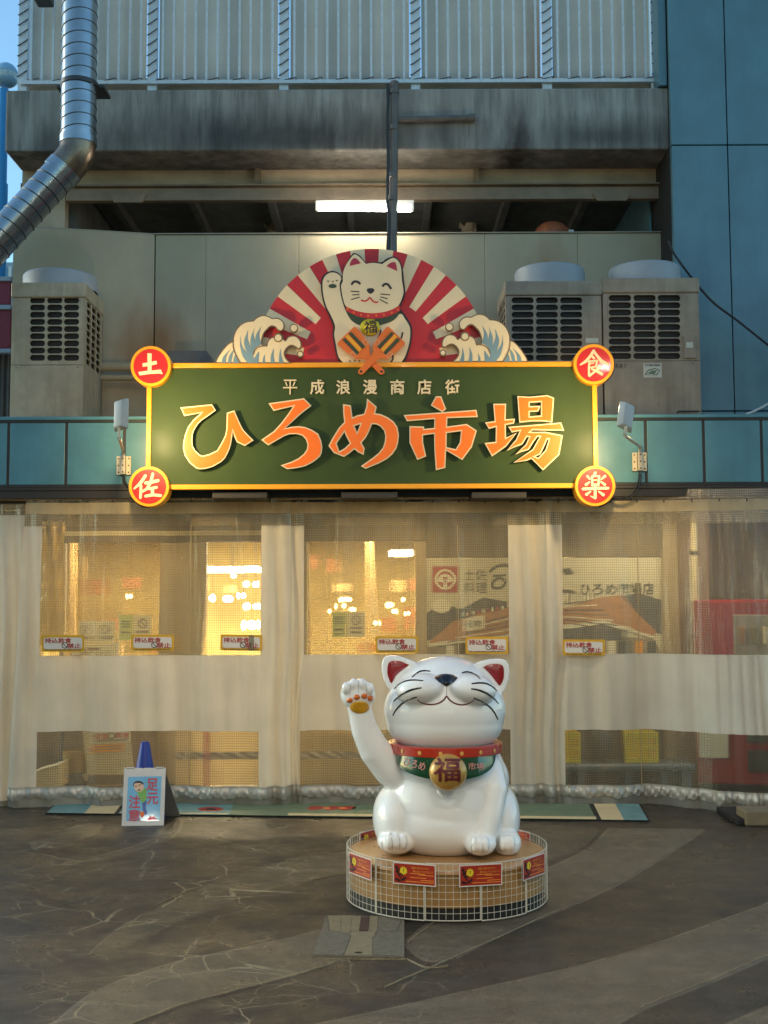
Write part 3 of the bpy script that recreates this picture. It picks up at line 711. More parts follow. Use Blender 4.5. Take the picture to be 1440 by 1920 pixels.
# --- roundels
RN = [((282.5,686.5), 'tsuchi', None), ((279,912), 'sa', None), ((1113.5,683), 'shoku', None), ((1116,911), 'raku', None)]
k16 = 1/16
GL = {
 'tsuchi': (Crop(240,645,k16), [[(580,275),(710,280),(703,530),(850,500),(875,600),(705,640),(705,795),(985,765),(1040,905),(920,885),(700,895),(600,905),(345,942),(305,840),(590,800),(588,660),(445,685),(430,580),(585,555)]]),
 'sa': (Crop(235,870,k16), [stroke([(605,345),(520,480),(420,610),(260,740)],[90,95,95,50]), stroke([(468,640),(462,840),(452,1020)],80), stroke([(600,570),(790,545),(990,495)],95), stroke([(825,290),(770,530),(650,740),(510,830)],[85,95,90,75]), stroke([(705,745),(940,700)],85), stroke([(815,735),(810,920)],95), stroke([(600,965),(850,925),(1065,950)],90)]),
 'shoku': (Crop(1070,640,k16), [stroke([(695,275),(600,430),(470,590),(290,705)],[85,85,95,45]), stroke([(705,310),(800,440),(920,590),(1135,690)],[75,80,110,50]), stroke([(652,450),(705,512)],72), stroke([(565,590),(550,800),(552,1030)],62), stroke([(545,600),(790,575)],52), stroke([(792,585),(762,770)],58), stroke([(600,668),(700,645)],36), stroke([(600,785),(765,755)],46), stroke([(625,825),(780,885),(945,985)],[45,75,85]), stroke([(880,765),(740,890),(565,1040)],[85,60,65])]),
 'raku': (Crop(1070,865,k16), [stroke([(745,335),(700,430)],75), stroke([(640,455),(650,730)],65), stroke([(858,450),(830,725)],65), stroke([(645,450),(865,440)],50), stroke([(680,570),(790,558)],38), stroke([(655,695),(830,690)],50), stroke([(500,445),(575,535)],[75,50]), stroke([(455,705),(570,620)],[85,45]), stroke([(1035,440),(910,550)],[85,40]), stroke([(905,610),(1030,705)],[45,85]), stroke([(365,830),(740,810),(1130,805)],85), stroke([(738,730),(735,930),(740,1100)],85), stroke([(745,1115),(600,1045)],[60,35]), stroke([(600,900),(470,1000)],[45,90]), stroke([(840,900),(985,1010)],[45,95])])}
LB = {'tsuchi': 'roundel with the sign for earth', 'sa': 'roundel with a slanting white sign', 'shoku': 'roundel with the sign for food', 'raku': 'roundel with the sign for joy'}
ry = SY - .075
for (x, y), key, _ in RN:
    rd = cut('roundel', [circle(x,y,37.6,n=56)], ry, .16, m_yel, sg)
    cut('red_disc', [circle(x,y,32.2,n=56)], ry-.003, .0025, m_red, rd)
    cr, rings = GL[key]; b = MB()
    for i, r_ in enumerate(rings):
        yy = ry-.0065-.0005*i; b.prism(plane([cr(r_)], yy), yy, ry-.0032)
    b.build('character', m_crm, rd)
    cut('backing_ring', [circle(x+.5,y+1.5,39,n=56)], ry+.162, .02, m_blk, rd)
# --- sunburst
ctr = (697, 686); RS = 219.5
def arc(r, a0, a1, n): return [(ctr[0]+r*math.sin(R(a0+(a1-a0)*i/n)), ctr[1]-r*math.cos(R(a0+(a1-a0)*i/n))) for i in range(n+1)]
by_ = SY + .035
amax = math.degrees(math.acos((ctr[1]-680)/RS))
sb = cut('sunburst', [arc(RS, -amax, amax, 60)], by_, .03, m_redm, sg)
for k in range(-11, 12):
    if k % 2 == 0: continue
    ac = 7.14*k*1.0
    a0, a1 = 7.14*k-3.57, 7.14*k+3.57
    # boundaries at +-(3.57 + 7.14 j): white where k is odd
    cut('ray', [arc(RS, a0, a1, 6) + arc(131, a1-.3, a0+.3, 4)], by_-.0025, .0022, m_crm, sb)
for s_ in (-1, 1):
    for a0, a1, r0 in ():
        cut('ray', [arc(RS, s_*a0, s_*a1, 6) + arc(r0, s_*(a1-.3), s_*(a0+.3), 4)], by_-.0025, .0022, m_crm, sb)
# --- cat crest
cc = Crop(590, 460, 220/1440)
cy_ = SY - .005
cat_out = [(330,1440),(330,1440),(270,1360),(235,1200),(218,1080),(228,1000),(180,870),(120,740),(85,600),(75,480),(88,400),(130,345),(210,312),(290,335),(328,375),(345,340),(370,260),(420,165),(465,102),(500,95),(560,130),(635,212),(720,203),(820,205),(880,165),(955,138),(1005,148),(1050,200),(1080,280),(1095,420),(1113,560),(1100,640),(1062,725),(1065,790),(1130,880),(1190,990),(1195,1100),(1180,1220),(1130,1370),(1090,1440),(1090,1440)]
cr_ = cut('cat_crest', [smooth_ring(cc(cat_out), 5)], cy_, .03, m_blk, sg)
body_w = [(350,1438),(350,1438),(290,1360),(258,1200),(240,1090),(250,990),(205,870),(140,740),(105,600),(97,480),(105,420),(140,365),(200,335),(260,340),(310,372),(325,410),(315,440),(305,490),(320,600),(350,720),(380,800),(410,860),(460,930),(560,985),(680,1010),(800,985),(930,930),(1050,840),(1110,905),(1165,1000),(1172,1100),(1155,1220),(1110,1360),(1060,1438),(1060,1438)]
def lay(nm, px, m, d, parent=cr_, sm=True, k=5):
    r_ = smooth_ring(cc(px), k) if sm else cc(px)
    return cut(nm, [r_], cy_-d, .0022, m, parent)
lay('body', body_w, m_crm, .0025)
lay('bib', [(386,800),(386,800),(480,848),(600,885),(720,895),(850,880),(960,845),(1050,800),(1050,800),(1010,880),(930,940),(800,978),(680,990),(560,975),(470,930),(420,870)], m_bib, .005)
lay('collar', [(380,742),(380,742),(440,775),(540,808),(660,828),(780,826),(900,804),(1040,735),(1040,735),(1050,795),(960,848),(850,885),(720,900),(600,890),(480,850),(390,805),(390,805)], m_redm, .0075)
for x, y in ((402,780),(480,823),(568,852),(657,864),(757,860),(850,850),(945,824),(1022,788)): cut('stud', [circle(*cc([(x,y)])[0], 2.1, n=10)], cy_-.010, .0022, m_oran, cr_)
head = lay('head', [(345,400),(350,330),(385,240),(435,165),(475,118),(508,114),(560,152),(630,228),(630,228),(720,215),(828,230),(828,230),(890,188),(955,155),(1000,167),(1040,215),(1062,290),(1070,420),(1090,560),(1075,640),(1040,720),(1000,760),(900,805),(780,828),(660,830),(540,810),(440,775),(375,735),(345,640),(328,540),(325,490),(345,440)], m_crm, .0100)
hd = .0125
lay('inner_ear', [(428,252),(428,252),(445,195),(480,158),(520,168),(565,220),(565,220)], m_pink, hd, head)
lay('inner_ear', [(882,255),(882,255),(930,215),(985,208),(1003,250),(1012,315),(1012,315)], m_pink, hd, head)
for e in ([(455,478),(475,450),(505,443),(535,452),(555,470)], [(835,500),(855,478),(885,475),(910,492),(935,530)]): cut('eye', [cc(stroke(smooth_line(e,3),27))], cy_-hd, .0022, m_blk, head)
lay('nose', [(640,545),(665,527),(710,527),(733,550),(712,580),(685,594),(655,578)], m_blk, hd, head)
for a_, b_ in (((445,562),(547,570)),((465,608),(547,604)),((450,665),(548,637)),((812,598),(922,607)),((810,633),(892,655)),((797,663),(893,713))): cut('whisker', [cc(stroke([a_,b_],11))], cy_-hd, .0022, m_blk, head)
cut('mouth', [cc(stroke(smooth_line([(572,672),(610,685),(650,670),(677,640),(710,680),(745,700),(775,694)],3),18))], cy_-hd, .0022, m_redm, head)
for x, y in ((165,441),(223,444),(272,432),(432,1420),(490,1418),(547,1418)): cut('toe_pad', [cc([(x-16,y-8),(x+16,y-8),(x,y+14)])], cy_-.005, .0022, m_brn, cr_)
cut('paw_pad', [circle(*cc([(220,500)])[0], 7.6, 3.9, 20)], cy_-.005, .0022, m_bib, cr_)
for e in ([(812,1045),(800,1090),(780,1140)], [(1080,1072),(1065,1140)], [(720,1300),(700,1365)], [(958,1350),(962,1390),(940,1432)]): cut('fur_line', [cc(stroke(e,20))], cy_-.005, .0022, m_blk, cr_)
# bell of the crest: a shallow gilt dome
bc = cc([(680,1005)])[0]; o = U(bc[0], bc[1], cy_-.016)
bl = MB().ellipsoid(o, 19.2*PX(SY), .022, 16.2*PX(SY), 28, 14).build('bell', m_gold, cr_, smooth='all')
letter('bell_character', '福', o+Vector((.004,-.0245,-.002)), (XX+ZZ*.12).normalized(), ZZ, .115, .115, m_blk, bl, .012)
# clappers in front
clap_l = [(480,1000),(512,1005),(662,1192),(680,1240),(668,1290),(700,1370),(855,1535),(855,1565),(830,1585),(800,1580),(640,1420),(590,1388),(490,1395),(282,1215),(284,1190)]
mir = lambda p: [(1390-x, y) for x, y in p]
for i, f_ in enumerate((lambda p: p, mir)):
    yy = cy_ - .045 - .012*i
    cl = cut('clapper', [cc(f_(clap_l))], yy, .01, m_oran, sg)
    for q, m_ in (([(420,1080),(448,1062),(618,1240),(590,1270)], m_bib), ([(378,1120),(410,1092),(580,1272),(545,1308)], m_yel), ([(342,1160),(370,1135),(545,1312),(518,1342)], m_bib)):
        cut('clapper_bar', [cc(f_(q))], yy-.006, .0055, m_, cl)
    for q in ([(585,1175),(625,1152),(662,1200),(625,1232),(585,1175)], [(430,1330),(465,1302),(515,1350),(480,1382),(430,1330)]):
        cut('corner_line', [cc(f_(stroke(q,5,False)))], yy-.003, .0025, m_crm, cl)
    cut('rivet', [circle(*cc(f_([(822,1547)]))[0], 2.4, n=12)], yy-.003, .0025, m_blk, cl)
# --- waves
wl = Crop(395, 570, 200/1440)
wout = [(62,800),(62,800),(80,740),(150,630),(230,540),(300,500),(300,500),(305,440),(340,350),(400,280),(480,235),(575,222),(575,222),(620,180),(690,150),(760,155),(832,190),(832,190),(900,185),(960,215),(995,270),(985,340),(940,368),(900,350),(870,315),(820,302),(770,340),(720,400),(697,480),(700,545),(752,560),(752,560),(770,500),(810,455),(855,440),(855,440),(870,405),(915,388),(965,410),(985,470),(1010,488),(1010,488),(1050,440),(1120,425),(1180,450),(1220,510),(1225,580),(1185,608),(1130,575),(1080,565),(1030,600),(1000,660),(1020,730),(1090,800),(1090,800)]
blues = [[(395,560),(395,560),(403,430),(403,430),(420,560),(488,660),(488,660),(455,560),(455,480),(505,350),(505,350),(500,470),(540,580),(540,580),(538,460),(592,325),(592,325),(578,400),(603,512),(603,512),(612,420),(682,303),(682,303),(655,420),(685,545),(685,545),(610,590),(572,660),(580,745),(580,745),(620,680),(650,645),(650,700),(645,797),(645,797),(500,797),(500,797),(430,700)],
         [(700,797),(700,797),(705,740),(735,675),(735,675),(730,740),(738,797),(738,797)], [(810,797),(810,797),(815,690),(852,595),(852,595),(848,690),(865,797),(865,797)], [(920,797),(920,797),(925,690),(945,600),(945,600),(952,690),(985,797),(985,797)],
         [(145,797),(145,797),(170,710),(268,610),(268,610),(215,700),(205,797),(205,797)], [(230,797),(230,797),(250,700),(305,625),(300,670),(275,797),(275,797)], [(300,797),(300,797),(310,740),(332,690),(375,770),(385,797),(385,797)]]
lines = [[(300,500),(308,600),(340,690),(400,798)], [(752,562),(660,575),(598,620),(575,680)]]
circs = [(1123,325,58,44), (912,455,58,44), (1210,675,46,30)]
def wave(f_, dy):
    wy = SY - .03
    P = lambda p: [f_(q) for q in wl(p)]
    so = smooth_ring(wout, 4)
    wv = cut('wave', [P(so)], wy, .03, m_brn, sg)
    cut('foam', [P(inset(so, 15, 1.6))], wy-.0025, .0022, m_crm, wv)
    for q in blues: cut('wave_stripe', [P(smooth_ring(q, 4))], wy-.005, .0024, m_blue, wv)
    for q in lines: cut('wave_line', [P(stroke(smooth_line(q, 4), 13))], wy-.0075, .005, m_brn, wv)
    for i, (x, y, r1, r0) in enumerate(circs):
        s_ = 200/1440; c_ = P([(x,y)])[0]
        dr_ = cut('spray_drop', [circle(c_[0], c_[1], r1*s_, n=24)], wy-.012, .03, m_brn, wv)
        cut('drop_face', [circle(c_[0], c_[1], r0*s_, n=24)], wy-.0145, .0022, m_crm, dr_)
wave(lambda q: q, 0)
wave(lambda q: (1393.5-q[0], q[1]-2.4), 0)
# ================================================================ flood lamps
m_lamp = mat('grey_lamp_shell', rgb(176,178,170), .45, var=.08)
m_hinge = mat('cream_bracket', rgb(214,200,170), .5, var=.1)
m_led = mat('lit_led_face', (1,.78,.4), .3, var=0, emit=4)
def flood(aim, pyb, head, tilt, label, flip):
    br = U(*pyb, CY-.02); hc = U(*head, 9.12)
    f = thing('flood_lamp', label, 'lamp', br, group='flood lamps beside the sign')
    z0, z1 = br.z-.082, br.z+.082
    for dx in (-.042, .042): MB().bbox(br.x+dx-.021, br.x+dx+.021, CY-.024, CY-.006, z0, z1, .003).build('hinge_plate', m_hinge, f)
    MB().bbox(br.x-.02, br.x+.02, CY-.06, CY-.025, z0+.002, z1+.004, .006).build('clamp', m_hinge, f)
    for dx in (-.045, .045, .0):
        for dz in (-.06, 0, .06):
            yy = CY-.024 if dx else CY-.06
            MB().tube([(br.x+dx, yy+.002, br.z+dz), (br.x+dx, yy-.006, br.z+dz)], .0065, 8).build('bolt', m_rail, f)
    d = Vector(aim).normalized()
    # head: a shallow housing whose lit face looks at the sign
    up = (ZZ - d*d.dot(ZZ)).normalized(); sd_ = d.cross(up).normalized()
    up2 = (up*math.cos(tilt) + sd_*math.sin(tilt)).normalized(); sd2 = d.cross(up2).normalized()
    MB().tube([(br.x, CY-.045, z1), (br.x, CY-.06, z1+.05), hc - up2*.2 - d*.03, hc - up2*.11 - d*.03], .013, 10).build('arm', m_hinge, f, smooth=True)
    Mx = Matrix((( sd2.x, up2.x, -d.x), (sd2.y, up2.y, -d.y), (sd2.z, up2.z, -d.z))).to_4x4(); Mx.translation = hc
    b = MB().bbox(-.075, .075, -.13, .13, -.0, .05, .012, 3)
    # the back is domed like a shell
    b.v = [Vector((v.x*(1-.45*max(0, v.z/.05)), v.y*(1-.16*max(0, v.z/.05)), v.z)) for v in b.v]
    b.v = [Mx @ v for v in b.v]; sh = b.build('shell', m_lamp, f, smooth=True)
    b = MB().bbox(-.062, .062, -.115, .115, -.006, -.001, .002); b.v = [Mx @ v for v in b.v]; b.build('led_face', m_led, f)
    ld = bpy.data.lights.new('flood_light', 'AREA'); ld.shape = 'RECTANGLE'; ld.size = .11; ld.size_y = .2; ld.energy = FLOOD; ld.color = (1,.72,.34)
    lo = bpy.data.objects.new('flood_light', ld); COL.objects.link(lo); lo.parent = f
    lo.matrix_parent_inverse = wmat(f).inverted()
    dl = (d*.5 + (U(697 + (-150 if hc.x < 0 else 150), 800, SY) - hc).normalized()*.5).normalized(); lm = dl.to_track_quat('-Z', 'Y').to_matrix().to_4x4(); lm.translation = hc + d*.02; lo.matrix_basis = lm
    return f, br
FLOOD = 19
fl1, br1 = flood((.48,.8,-.15), (232,873), (229,779), R(-8), 'left flood lamp on a bent arm between the left roundels of the sign', 1)
fl2, br2 = flood((-.42,.8,-.34), (1199,866), (1172,783), R(24), 'right flood lamp leaning towards the sign, cable looping to the roundel', -1)
lc = [U(x,y,CY-.05) for x,y in smooth_line([(1199,884),(1196,905),(1185,925),(1168,934),(1145,934)],5)]
MB().tube(lc, .007, 6).build('cable', m_cable, fl2, smooth=True)
MB().tube([p+Vector((.015,0,-.015)) for p in lc], .006, 6).build('cable', m_cable, fl2, smooth=True)
lc = [U(x,y,CY-.05) for x,y in smooth_line([(232,890),(236,905),(246,918)],5)]
MB().tube(lc, .007, 6).build('cable', m_cable, fl1, smooth=True)
# ================================================================ air conditioners
m_ac = mat('beige_ac_casing', rgb(168,154,126), .5, var=.2, vscale=4, streak2=True, streak=.7, scol=rgb(110,90,64), sscale=(6,6,.6))
m_ac2 = mat('grey_brown_ac_casing', rgb(150,134,112), .5, var=.2, vscale=4, streak2=True, streak=.75, scol=rgb(100,80,60), sscale=(7,7,.6))
m_coil = mat('dark_coil', (.018,.016,.014), .7, var=.2, vscale=30)
m_fan = mat('white_fan_ring', rgb(150,153,154), .5, var=.08, vscale=4)
m_lab = mat('label_paper', rgb(190,186,170), .6, var=.05)
def stadium(x0, x1, z0, z1, n=5):
    r_ = (z1-z0)/2; zc = (z0+z1)/2
    return [(x1-r_+r_*math.cos(-math.pi/2+math.pi*i/n), zc+r_*math.sin(-math.pi/2+math.pi*i/n)) for i in range(n+1)] + [(x0+r_+r_*math.cos(math.pi/2+math.pi*i/n), zc+r_*math.sin(math.pi/2+math.pi*i/n)) for i in range(n+1)]
def acunit(name, Y, xL, xR, yhood, ytop, ybot, cols, r0, rp, rh, nrow, depth, m, label, shroud, side=None, hood_over=1.):
    k = PX(Y); p0, p1 = U(xL,600,Y), U(xR,600,Y)
    zT, zH, zB = U(720,ytop,Y).z, U(720,yhood,Y).z, ct - .02
    t = thing('air_conditioner', label, 'air conditioner', ((p0.x+p1.x)/2, Y+depth/2, zB), group='rooftop air conditioning units')
    # front sheet with slots
    holes = []
    for (c0, c1) in cols:
        for r_ in range(nrow):
            a_ = U(c0, r0+rp*r_, Y); b_ = U(c1, r0+rp*r_+rh, Y); holes.append(stadium(a_.x, b_.x, b_.z, a_.z))
    zsplit = U(720, r0+rp*(nrow-1)+rh+5, Y).z
    MB().prism([[(p0.x,zsplit),(p1.x,zsplit),(p1.x,zT),(p0.x,zT)]] + holes, Y, Y+.02).build('grille', m, t)
    MB().bbox(p0.x, p1.x, Y+.001, Y+.03, zB, zsplit-.004, .004).build('front_panel', m, t)
    MB().box(p0.x+.03, p1.x-.03, Y+.045, Y+depth-.05, zB+.01, zT-.005).build('coil', m_coil, t)
    for s_ in (0, 1):
        xx = p1.x if s_ else p0.x; yb0, yb1 = Y+.021, Y+depth
        if side == s_:
            b = MB(); zr0 = U(720,r0,Y).z; zr1 = U(720, r0+rp*nrow, Y).z
            hs = []
            for c_ in range(3):
                for r_ in range(nrow):
                    ya = yb0+.08+c_*(depth-.16)/3; yb_ = ya+(depth-.16)/3-.035
                    z_ = zr0-(zr0-zr1)*r_/nrow; hs.append(stadium(ya, yb_, z_-(zr0-zr1)/nrow*.8, z_, 3))
            b.prism([[(yb0,zB),(yb1,zB),(yb1,zT),(yb0,zT)]]+hs, 0, .015)
            sg_ = 1 if s_ else -1
            b.v = [Vector((xx - sg_*v.y, v.x, v.z)) for v in b.v]
            b.build('side_grille', m, t)
        else:
            MB().box(min(xx, xx+(-.015 if s_ else .015)), max(xx, xx+(-.015 if s_ else .015)), yb0, yb1, zB, zT).build('side_panel', m, t)
    MB().box(p0.x, p1.x, Y+depth-.015, Y+depth, zB, zT).build('back_panel', m, t)
    e = hood_over*k*2
    MB().bbox(p0.x-e, p1.x+e, Y-.015, Y+depth+.015, zT+.002, zH, .018, 3).build('hood', m, t)
    # fan ring: low open cylinder
    sx0, sx1, sy = shroud; Yc = Y+depth/2; c0, c1 = U(sx0,520,Yc), U(sx1,520,Yc); rr = (c1.x-c0.x)/2; zs = U(720, sy, Yc-rr*.6).z
    fr = MB().lathe([(rr,zH-.004),(rr,zs-.02),(rr-.012,zs),(rr-.03,zs-.004),(rr-.035,zH+.01)], ((c0.x+c1.x)/2, Yc, 0), 40).build('fan_ring', m_fan, t, smooth='all')
    gb = MB()
    for q in (.25,.5,.75): gb.tube([(((c0.x+c1.x)/2)+rr*q*math.cos(a_*math.pi/12), Yc+rr*q*math.sin(a_*math.pi/12), zs-.012) for a_ in range(24)], .004, 4, closed=True)
    gb.build('fan_guard', m_fan, t)
    for sx in (.08, .92):
        MB().tube([(p0.x+(p1.x-p0.x)*sx, Y-.006, zsplit-.03),(p0.x+(p1.x-p0.x)*sx, Y+.004, zsplit-.03)], .006, 8).build('screw', m_rail, t)
    return t
AY = 11.75
ac1 = acunit('l', AY, 22, 158, 527, 556, 780, ((56,84.5),(88,117),(119.5,148.5)), 556.5+1, 13.45, 11.2, 9, .78, m_ac, 'beige rooftop cooling unit standing alone at the left', (46,182,506), side=1)
ac2 = acunit('m', AY, 949, 1128, 528, 556, 775, ((959,1001),(1004.5,1046.5),(1050,1092)), 557.5, 13.45, 11, 9, .78, m_ac2, 'middle cooling unit rising behind the wave and the food roundel', (965,1096,499), side=0)
ac3 = acunit('r', AY, 1131, 1311, 523, 552, 775, ((1141,1184),(1187.5,1230),(1233,1276)), 551+2, 13.6, 11.4, 9, .78, m_ac2, 'right-hand cooling unit with a maker label beside the teal wall', (1142,1275,496))
def plate(nm, x0, x1, y0, y1, m, t, d=.006):
    a_, b_ = U(x0,y0,AY), U(x1,y1,AY); MB().bbox(a_.x, b_.x, AY-d, AY-.0005, b_.z, a_.z, .002).build(nm, m, t)
plate('control_box', 1281, 1305, 630, 672, m_ac2, ac3, .02)
a_ = U(1293,647,AY-.02); MB().bbox(a_.x-.035, a_.x+.035, AY-.024, AY-.0201, a_.z-.03, a_.z+.03, .004).build('control_window', m_lab, ac3)
plate('maker_label', 1206, 1241, 681, 708, m_lab, ac3, .003)
m_grn = mat('label_green', rgb(92,110,84), .6, var=.1)
letter('maker_name', 'TOSHIBA', U(1223.5,684.5,AY-.0045), XX, ZZ, .165, .026, m_blk, ac3, .02)
o = U(1223,698,AY); cut('maker_emblem', [stroke([(1210,702),(1216,694),(1228,691),(1237,694),(1232,702),(1220,705),(1210,702)], 2.2)], AY-.0045, .0012, m_grn, ac3)
cut('maker_emblem_leaf', [[(1214,701),(1221,695),(1232,694),(1227,702)]], AY-.0042, .0010, m_grn, ac3)
letter('stencil', '場通り', U(1163,686,AY-.0015), XX, ZZ, .125, .05, m_rail, ac3, .0)
plate('rating_label', 1098, 1122, 634, 643, m_lab, ac2, .003)
b = MB().tube([U(1269,775,AY-.03), U(1272,771,AY-.03), U(1311,771,AY-.03)], .008, 6); b.build('conduit', m_rail, ac3)
# ================================================================ spiral duct
m_duct = mat('galvanised_duct', rgb(150,156,160), .22, metal=.9, var=.16, vscale=5)
m_ring = mat('duct_ring', rgb(70,68,66), .35, metal=.7, var=.1)
DY = 11.6; dr_ = 33.5*PX(DY)
du = thing('spiral_duct', 'shiny spiral ventilation duct bending down to the left', 'duct', U(147,100,DY))
ptsd = [U(152,-320,DY), U(151,-100,DY), U(149,80,DY), U(147,250,DY), U(146.5,262,DY)]
MB().tube(ptsd, dr_, 32).build('vertical_duct', m_duct, du, smooth=True)
el = [U(146.5,258,DY), U(145,280,DY), U(136,300,DY), U(122,316,DY)]
m_elb = mat('bare_elbow', rgb(120,104,90), .3, metal=.85, var=.3, vscale=6)
MB().tube([el[0], el[1]+Vector((0,0,-.02)), el[2], el[3]], dr_*1.02, 32).build('elbow', m_elb, du, smooth=True)
lo0, lo1 = U(127,310,DY), U(-120,580,DY-.1)
MB().tube([lo0, lo1], dr_*.99, 32).build('sloping_duct', m_duct, du, smooth=True)
def rings(p, q, n, r_):
    b = MB(); d_ = (q-p)/n
    ax = (q-p).normalized(); u_ = ax.orthogonal().normalized(); v_ = ax.cross(u_)
    for i in range(n+1):
        c_ = p + d_*i; tw = .035
        b.tube([c_ + (u_*math.cos(a_) + v_*math.sin(a_))*r_ + ax*(tw*math.sin(a_)) for a_ in [2*math.pi*j/28 for j in range(28)]], .006, 5, closed=True)
    return b
rings(U(151.5,-200,DY), U(147,250,DY), 21, dr_+.001).build('duct_seams', m_ring, du, smooth=True)
rings(lo0 + (lo1-lo0)*.06, lo1, 15, dr_*.99+.001).build('duct_seams', m_ring, du, smooth=True)
for y in (262, 268): 
    q = U(146.5,y,DY); MB().tube([q+Vector((0,0,.02)), q-Vector((0,0,.02))], dr_+.012, 32).build('collar', m_duct, du, smooth=True)
q = lo0 + (lo1-lo0)*.04; ax = (lo1-lo0).normalized(); MB().tube([q-ax*.05, q+ax*.05], dr_+.01, 32).build('collar', m_duct, du, smooth=True)
q = U(149,160,DY); MB().bbox(q.x-.24, q.x+.25, DY+.02, DY+.3, q.z-.016, q.z+.016, .004).build('wall_bracket', m_ring, du)
MB().tube([q+Vector((0,0,.022)), q-Vector((0,0,.022))], dr_+.014, 32).build('clamp', m_ring, du, smooth=True)
lb = thing('roof_lamp', 'small dark lamp box above the fence at the top left', 'lamp', U(82,4,12.3))
q = U(82,2,12.3); MB().bbox(q.x-.09, q.x+.09, 12.2, 12.4, q.z-.03, q.z+.12, .02).build('housing', m_ring, lb); MB().tube([q+Vector((0,.05,.1)), q+Vector((0,.2,.4))], .02, 8).build('arm', m_ring, lb)
# ================================================================ street lamp at the left
m_pole = mat('blue_pole', rgb(40,140,200), .4, var=.06)
m_globe = mat('globe_shell', rgb(140,180,205), .25, var=.05, coat=.4)
m_glass = mat('lamp_glass', rgb(170,190,195), .12, var=.2, vscale=20)
LY = 16.0; q = U(11,165,LY)
sl = thing('street_lamp', 'blue street lamp with a round globe head at the left edge', 'street lamp', (q.x, LY, 0))
pr = 9.5*PX(LY)
MB().tube([(q.x-.03, LY, 0), (q.x-.03, LY, U(11,345,LY).z)], pr*1.25, 16).build('lower_pole', m_pole, sl, smooth=True)
MB().tube([(q.x-.03, LY, U(11,345,LY).z), (q.x-.03, LY, U(11,168,LY).z)], pr, 16).build('upper_pole', m_pole, sl, smooth=True)
gz = U(11,141,LY).z; gr = 23*PX(LY)
MB().lathe([(gr*math.cos(R(a_)), gr*1.05*math.sin(R(a_))) for a_ in (8,20,35,50,65,80,89.9)], (q.x, LY, gz), 28).build('globe_cap', m_globe, sl, smooth='all')
MB().lathe([(gr*.98*math.cos(R(a_)), gr*1.05*math.sin(R(a_))) for a_ in (8,0,-12,-24)], (q.x, LY, gz), 28).build('globe_glass', m_glass, sl, smooth='all')
MB().lathe([(gr*1.0,-gr*.44),(gr*.95,-gr*.62),(gr*.7,-gr*.85),(gr*.45,-gr*.98),(0,-gr*1.0)], (q.x, LY, gz), 28).build('globe_base', m_globe, sl, smooth='all')
# distant house and red hoarding at the left edge
m_far = mat('far_wall', rgb(150,165,180), .7, var=.05); m_win = mat('far_window', rgb(120,160,190), .1, var=.1); m_maroon = mat('maroon_board', rgb(120,24,44), .5, var=.06)
fh = thing('far_house', 'pale building with a bluish window far behind the left edge', 'building', (-15,40,0))
p, q = U(-160,480,40), U(26,700,40)
MB().box(p.x, q.x, 40, 44, 0, U(0,492,40).z).build('wall', m_far, fh)
p, q = U(-30,502,40), U(19,522,40)
wn = MB().box(p.x, q.x, 39.9, 39.99, q.z, p.z).build('window', m_win, fh)
for x in (-30, -5, 8, 19): c_ = U(x,510,39.88); MB().box(c_.x-.05, c_.x+.05, 39.84, 39.89, q.z, p.z).build('frame', m_white, wn)
hb = thing('red_hoarding', 'dark red board in a pale frame at the far left edge', 'board', U(5,690,14))
for y0, y1 in ((526,571),(581,653)):
    p, q = U(-120,y0,14), U(19,y1,14); MB().bbox(p.x, q.x, 14, 14.05, q.z, p.z, .01).build('board_face', m_maroon, hb)
for y in (523, 576, 658): p, q = U(-120,y-4,13.97), U(21,y+4,13.97); MB().bbox(p.x, q.x, 13.96, 14.06, q.z, p.z, .01).build('frame', m_far, hb)
p, q = U(-120,660,14.3), U(21,900,14.3); MB().box(p.x, q.x, 14.3, 14.4, 0, p.z).build('corrugated_base', m_deckdark, hb)
for i in range(14): x = q.x-.05-i*.07; MB().tube([(x,14.29,0.2),(x,14.29,p.z)], .02, 6).build('corrugation', m_deckdark, hb)
# ================================================================ the room behind the curtains
m_warm = mat('warm_wall', rgb(206,190,128), .7, var=.12, vscale=2)
m_door = mat('tan_door_frame', rgb(168,148,108), .5, var=.1, vscale=4)
m_hdr = mat('brown_header', rgb(112,96,70), .6, var=.12, vscale=3)
m_wood = mat('pale_plank', rgb(214,198,150), .6, var=.15, vscale=6, streak=.35, scol=rgb(160,136,90), sscale=(30,30,1))
m_pan = mat('brown_panel', rgb(128,100,70), .6, var=.2, vscale=3, streak=.3, scol=rgb(80,60,44), sscale=(14,14,1))
WY = 11.6
rm = thing('shop_interior', 'warm lit market hall behind the vinyl curtains', 'room', (0, 14, 0))
zc_ = cbt - .07
MB().box(-4.6, 4.6, 17.0, 17.1, 0, zc_).build('rear_wall', m_warm, rm)
MB().box(-4.7, -4.6, WY, 17.0, 0, zc_).build('side_wall', m_warm, rm)
MB().box(4.6, 4.7, WY, 17.0, 0, zc_).build('side_wall', m_warm, rm)
MB().box(-4.7, 4.7, 12.9, 17.1, zc_, zc_+.1).build('ceiling', m_soff, rm)
m_stall = [mat('stall_red', rgb(150,104,62), .6), mat('stall_wood', rgb(150,104,60), .6, var=.2), mat('stall_green', rgb(130,116,70), .6), mat('stall_cream', rgb(214,190,140), .6)]
random.seed(3)
for i in range(16):
    x = -4.3 + i*.56; h = random.uniform(.5, 1.0)
    MB().bbox(x, x+.5, 15.2+random.uniform(-.6,.6), 16.5, 0, h, .01).build('counter', m_stall[i%4], rm)
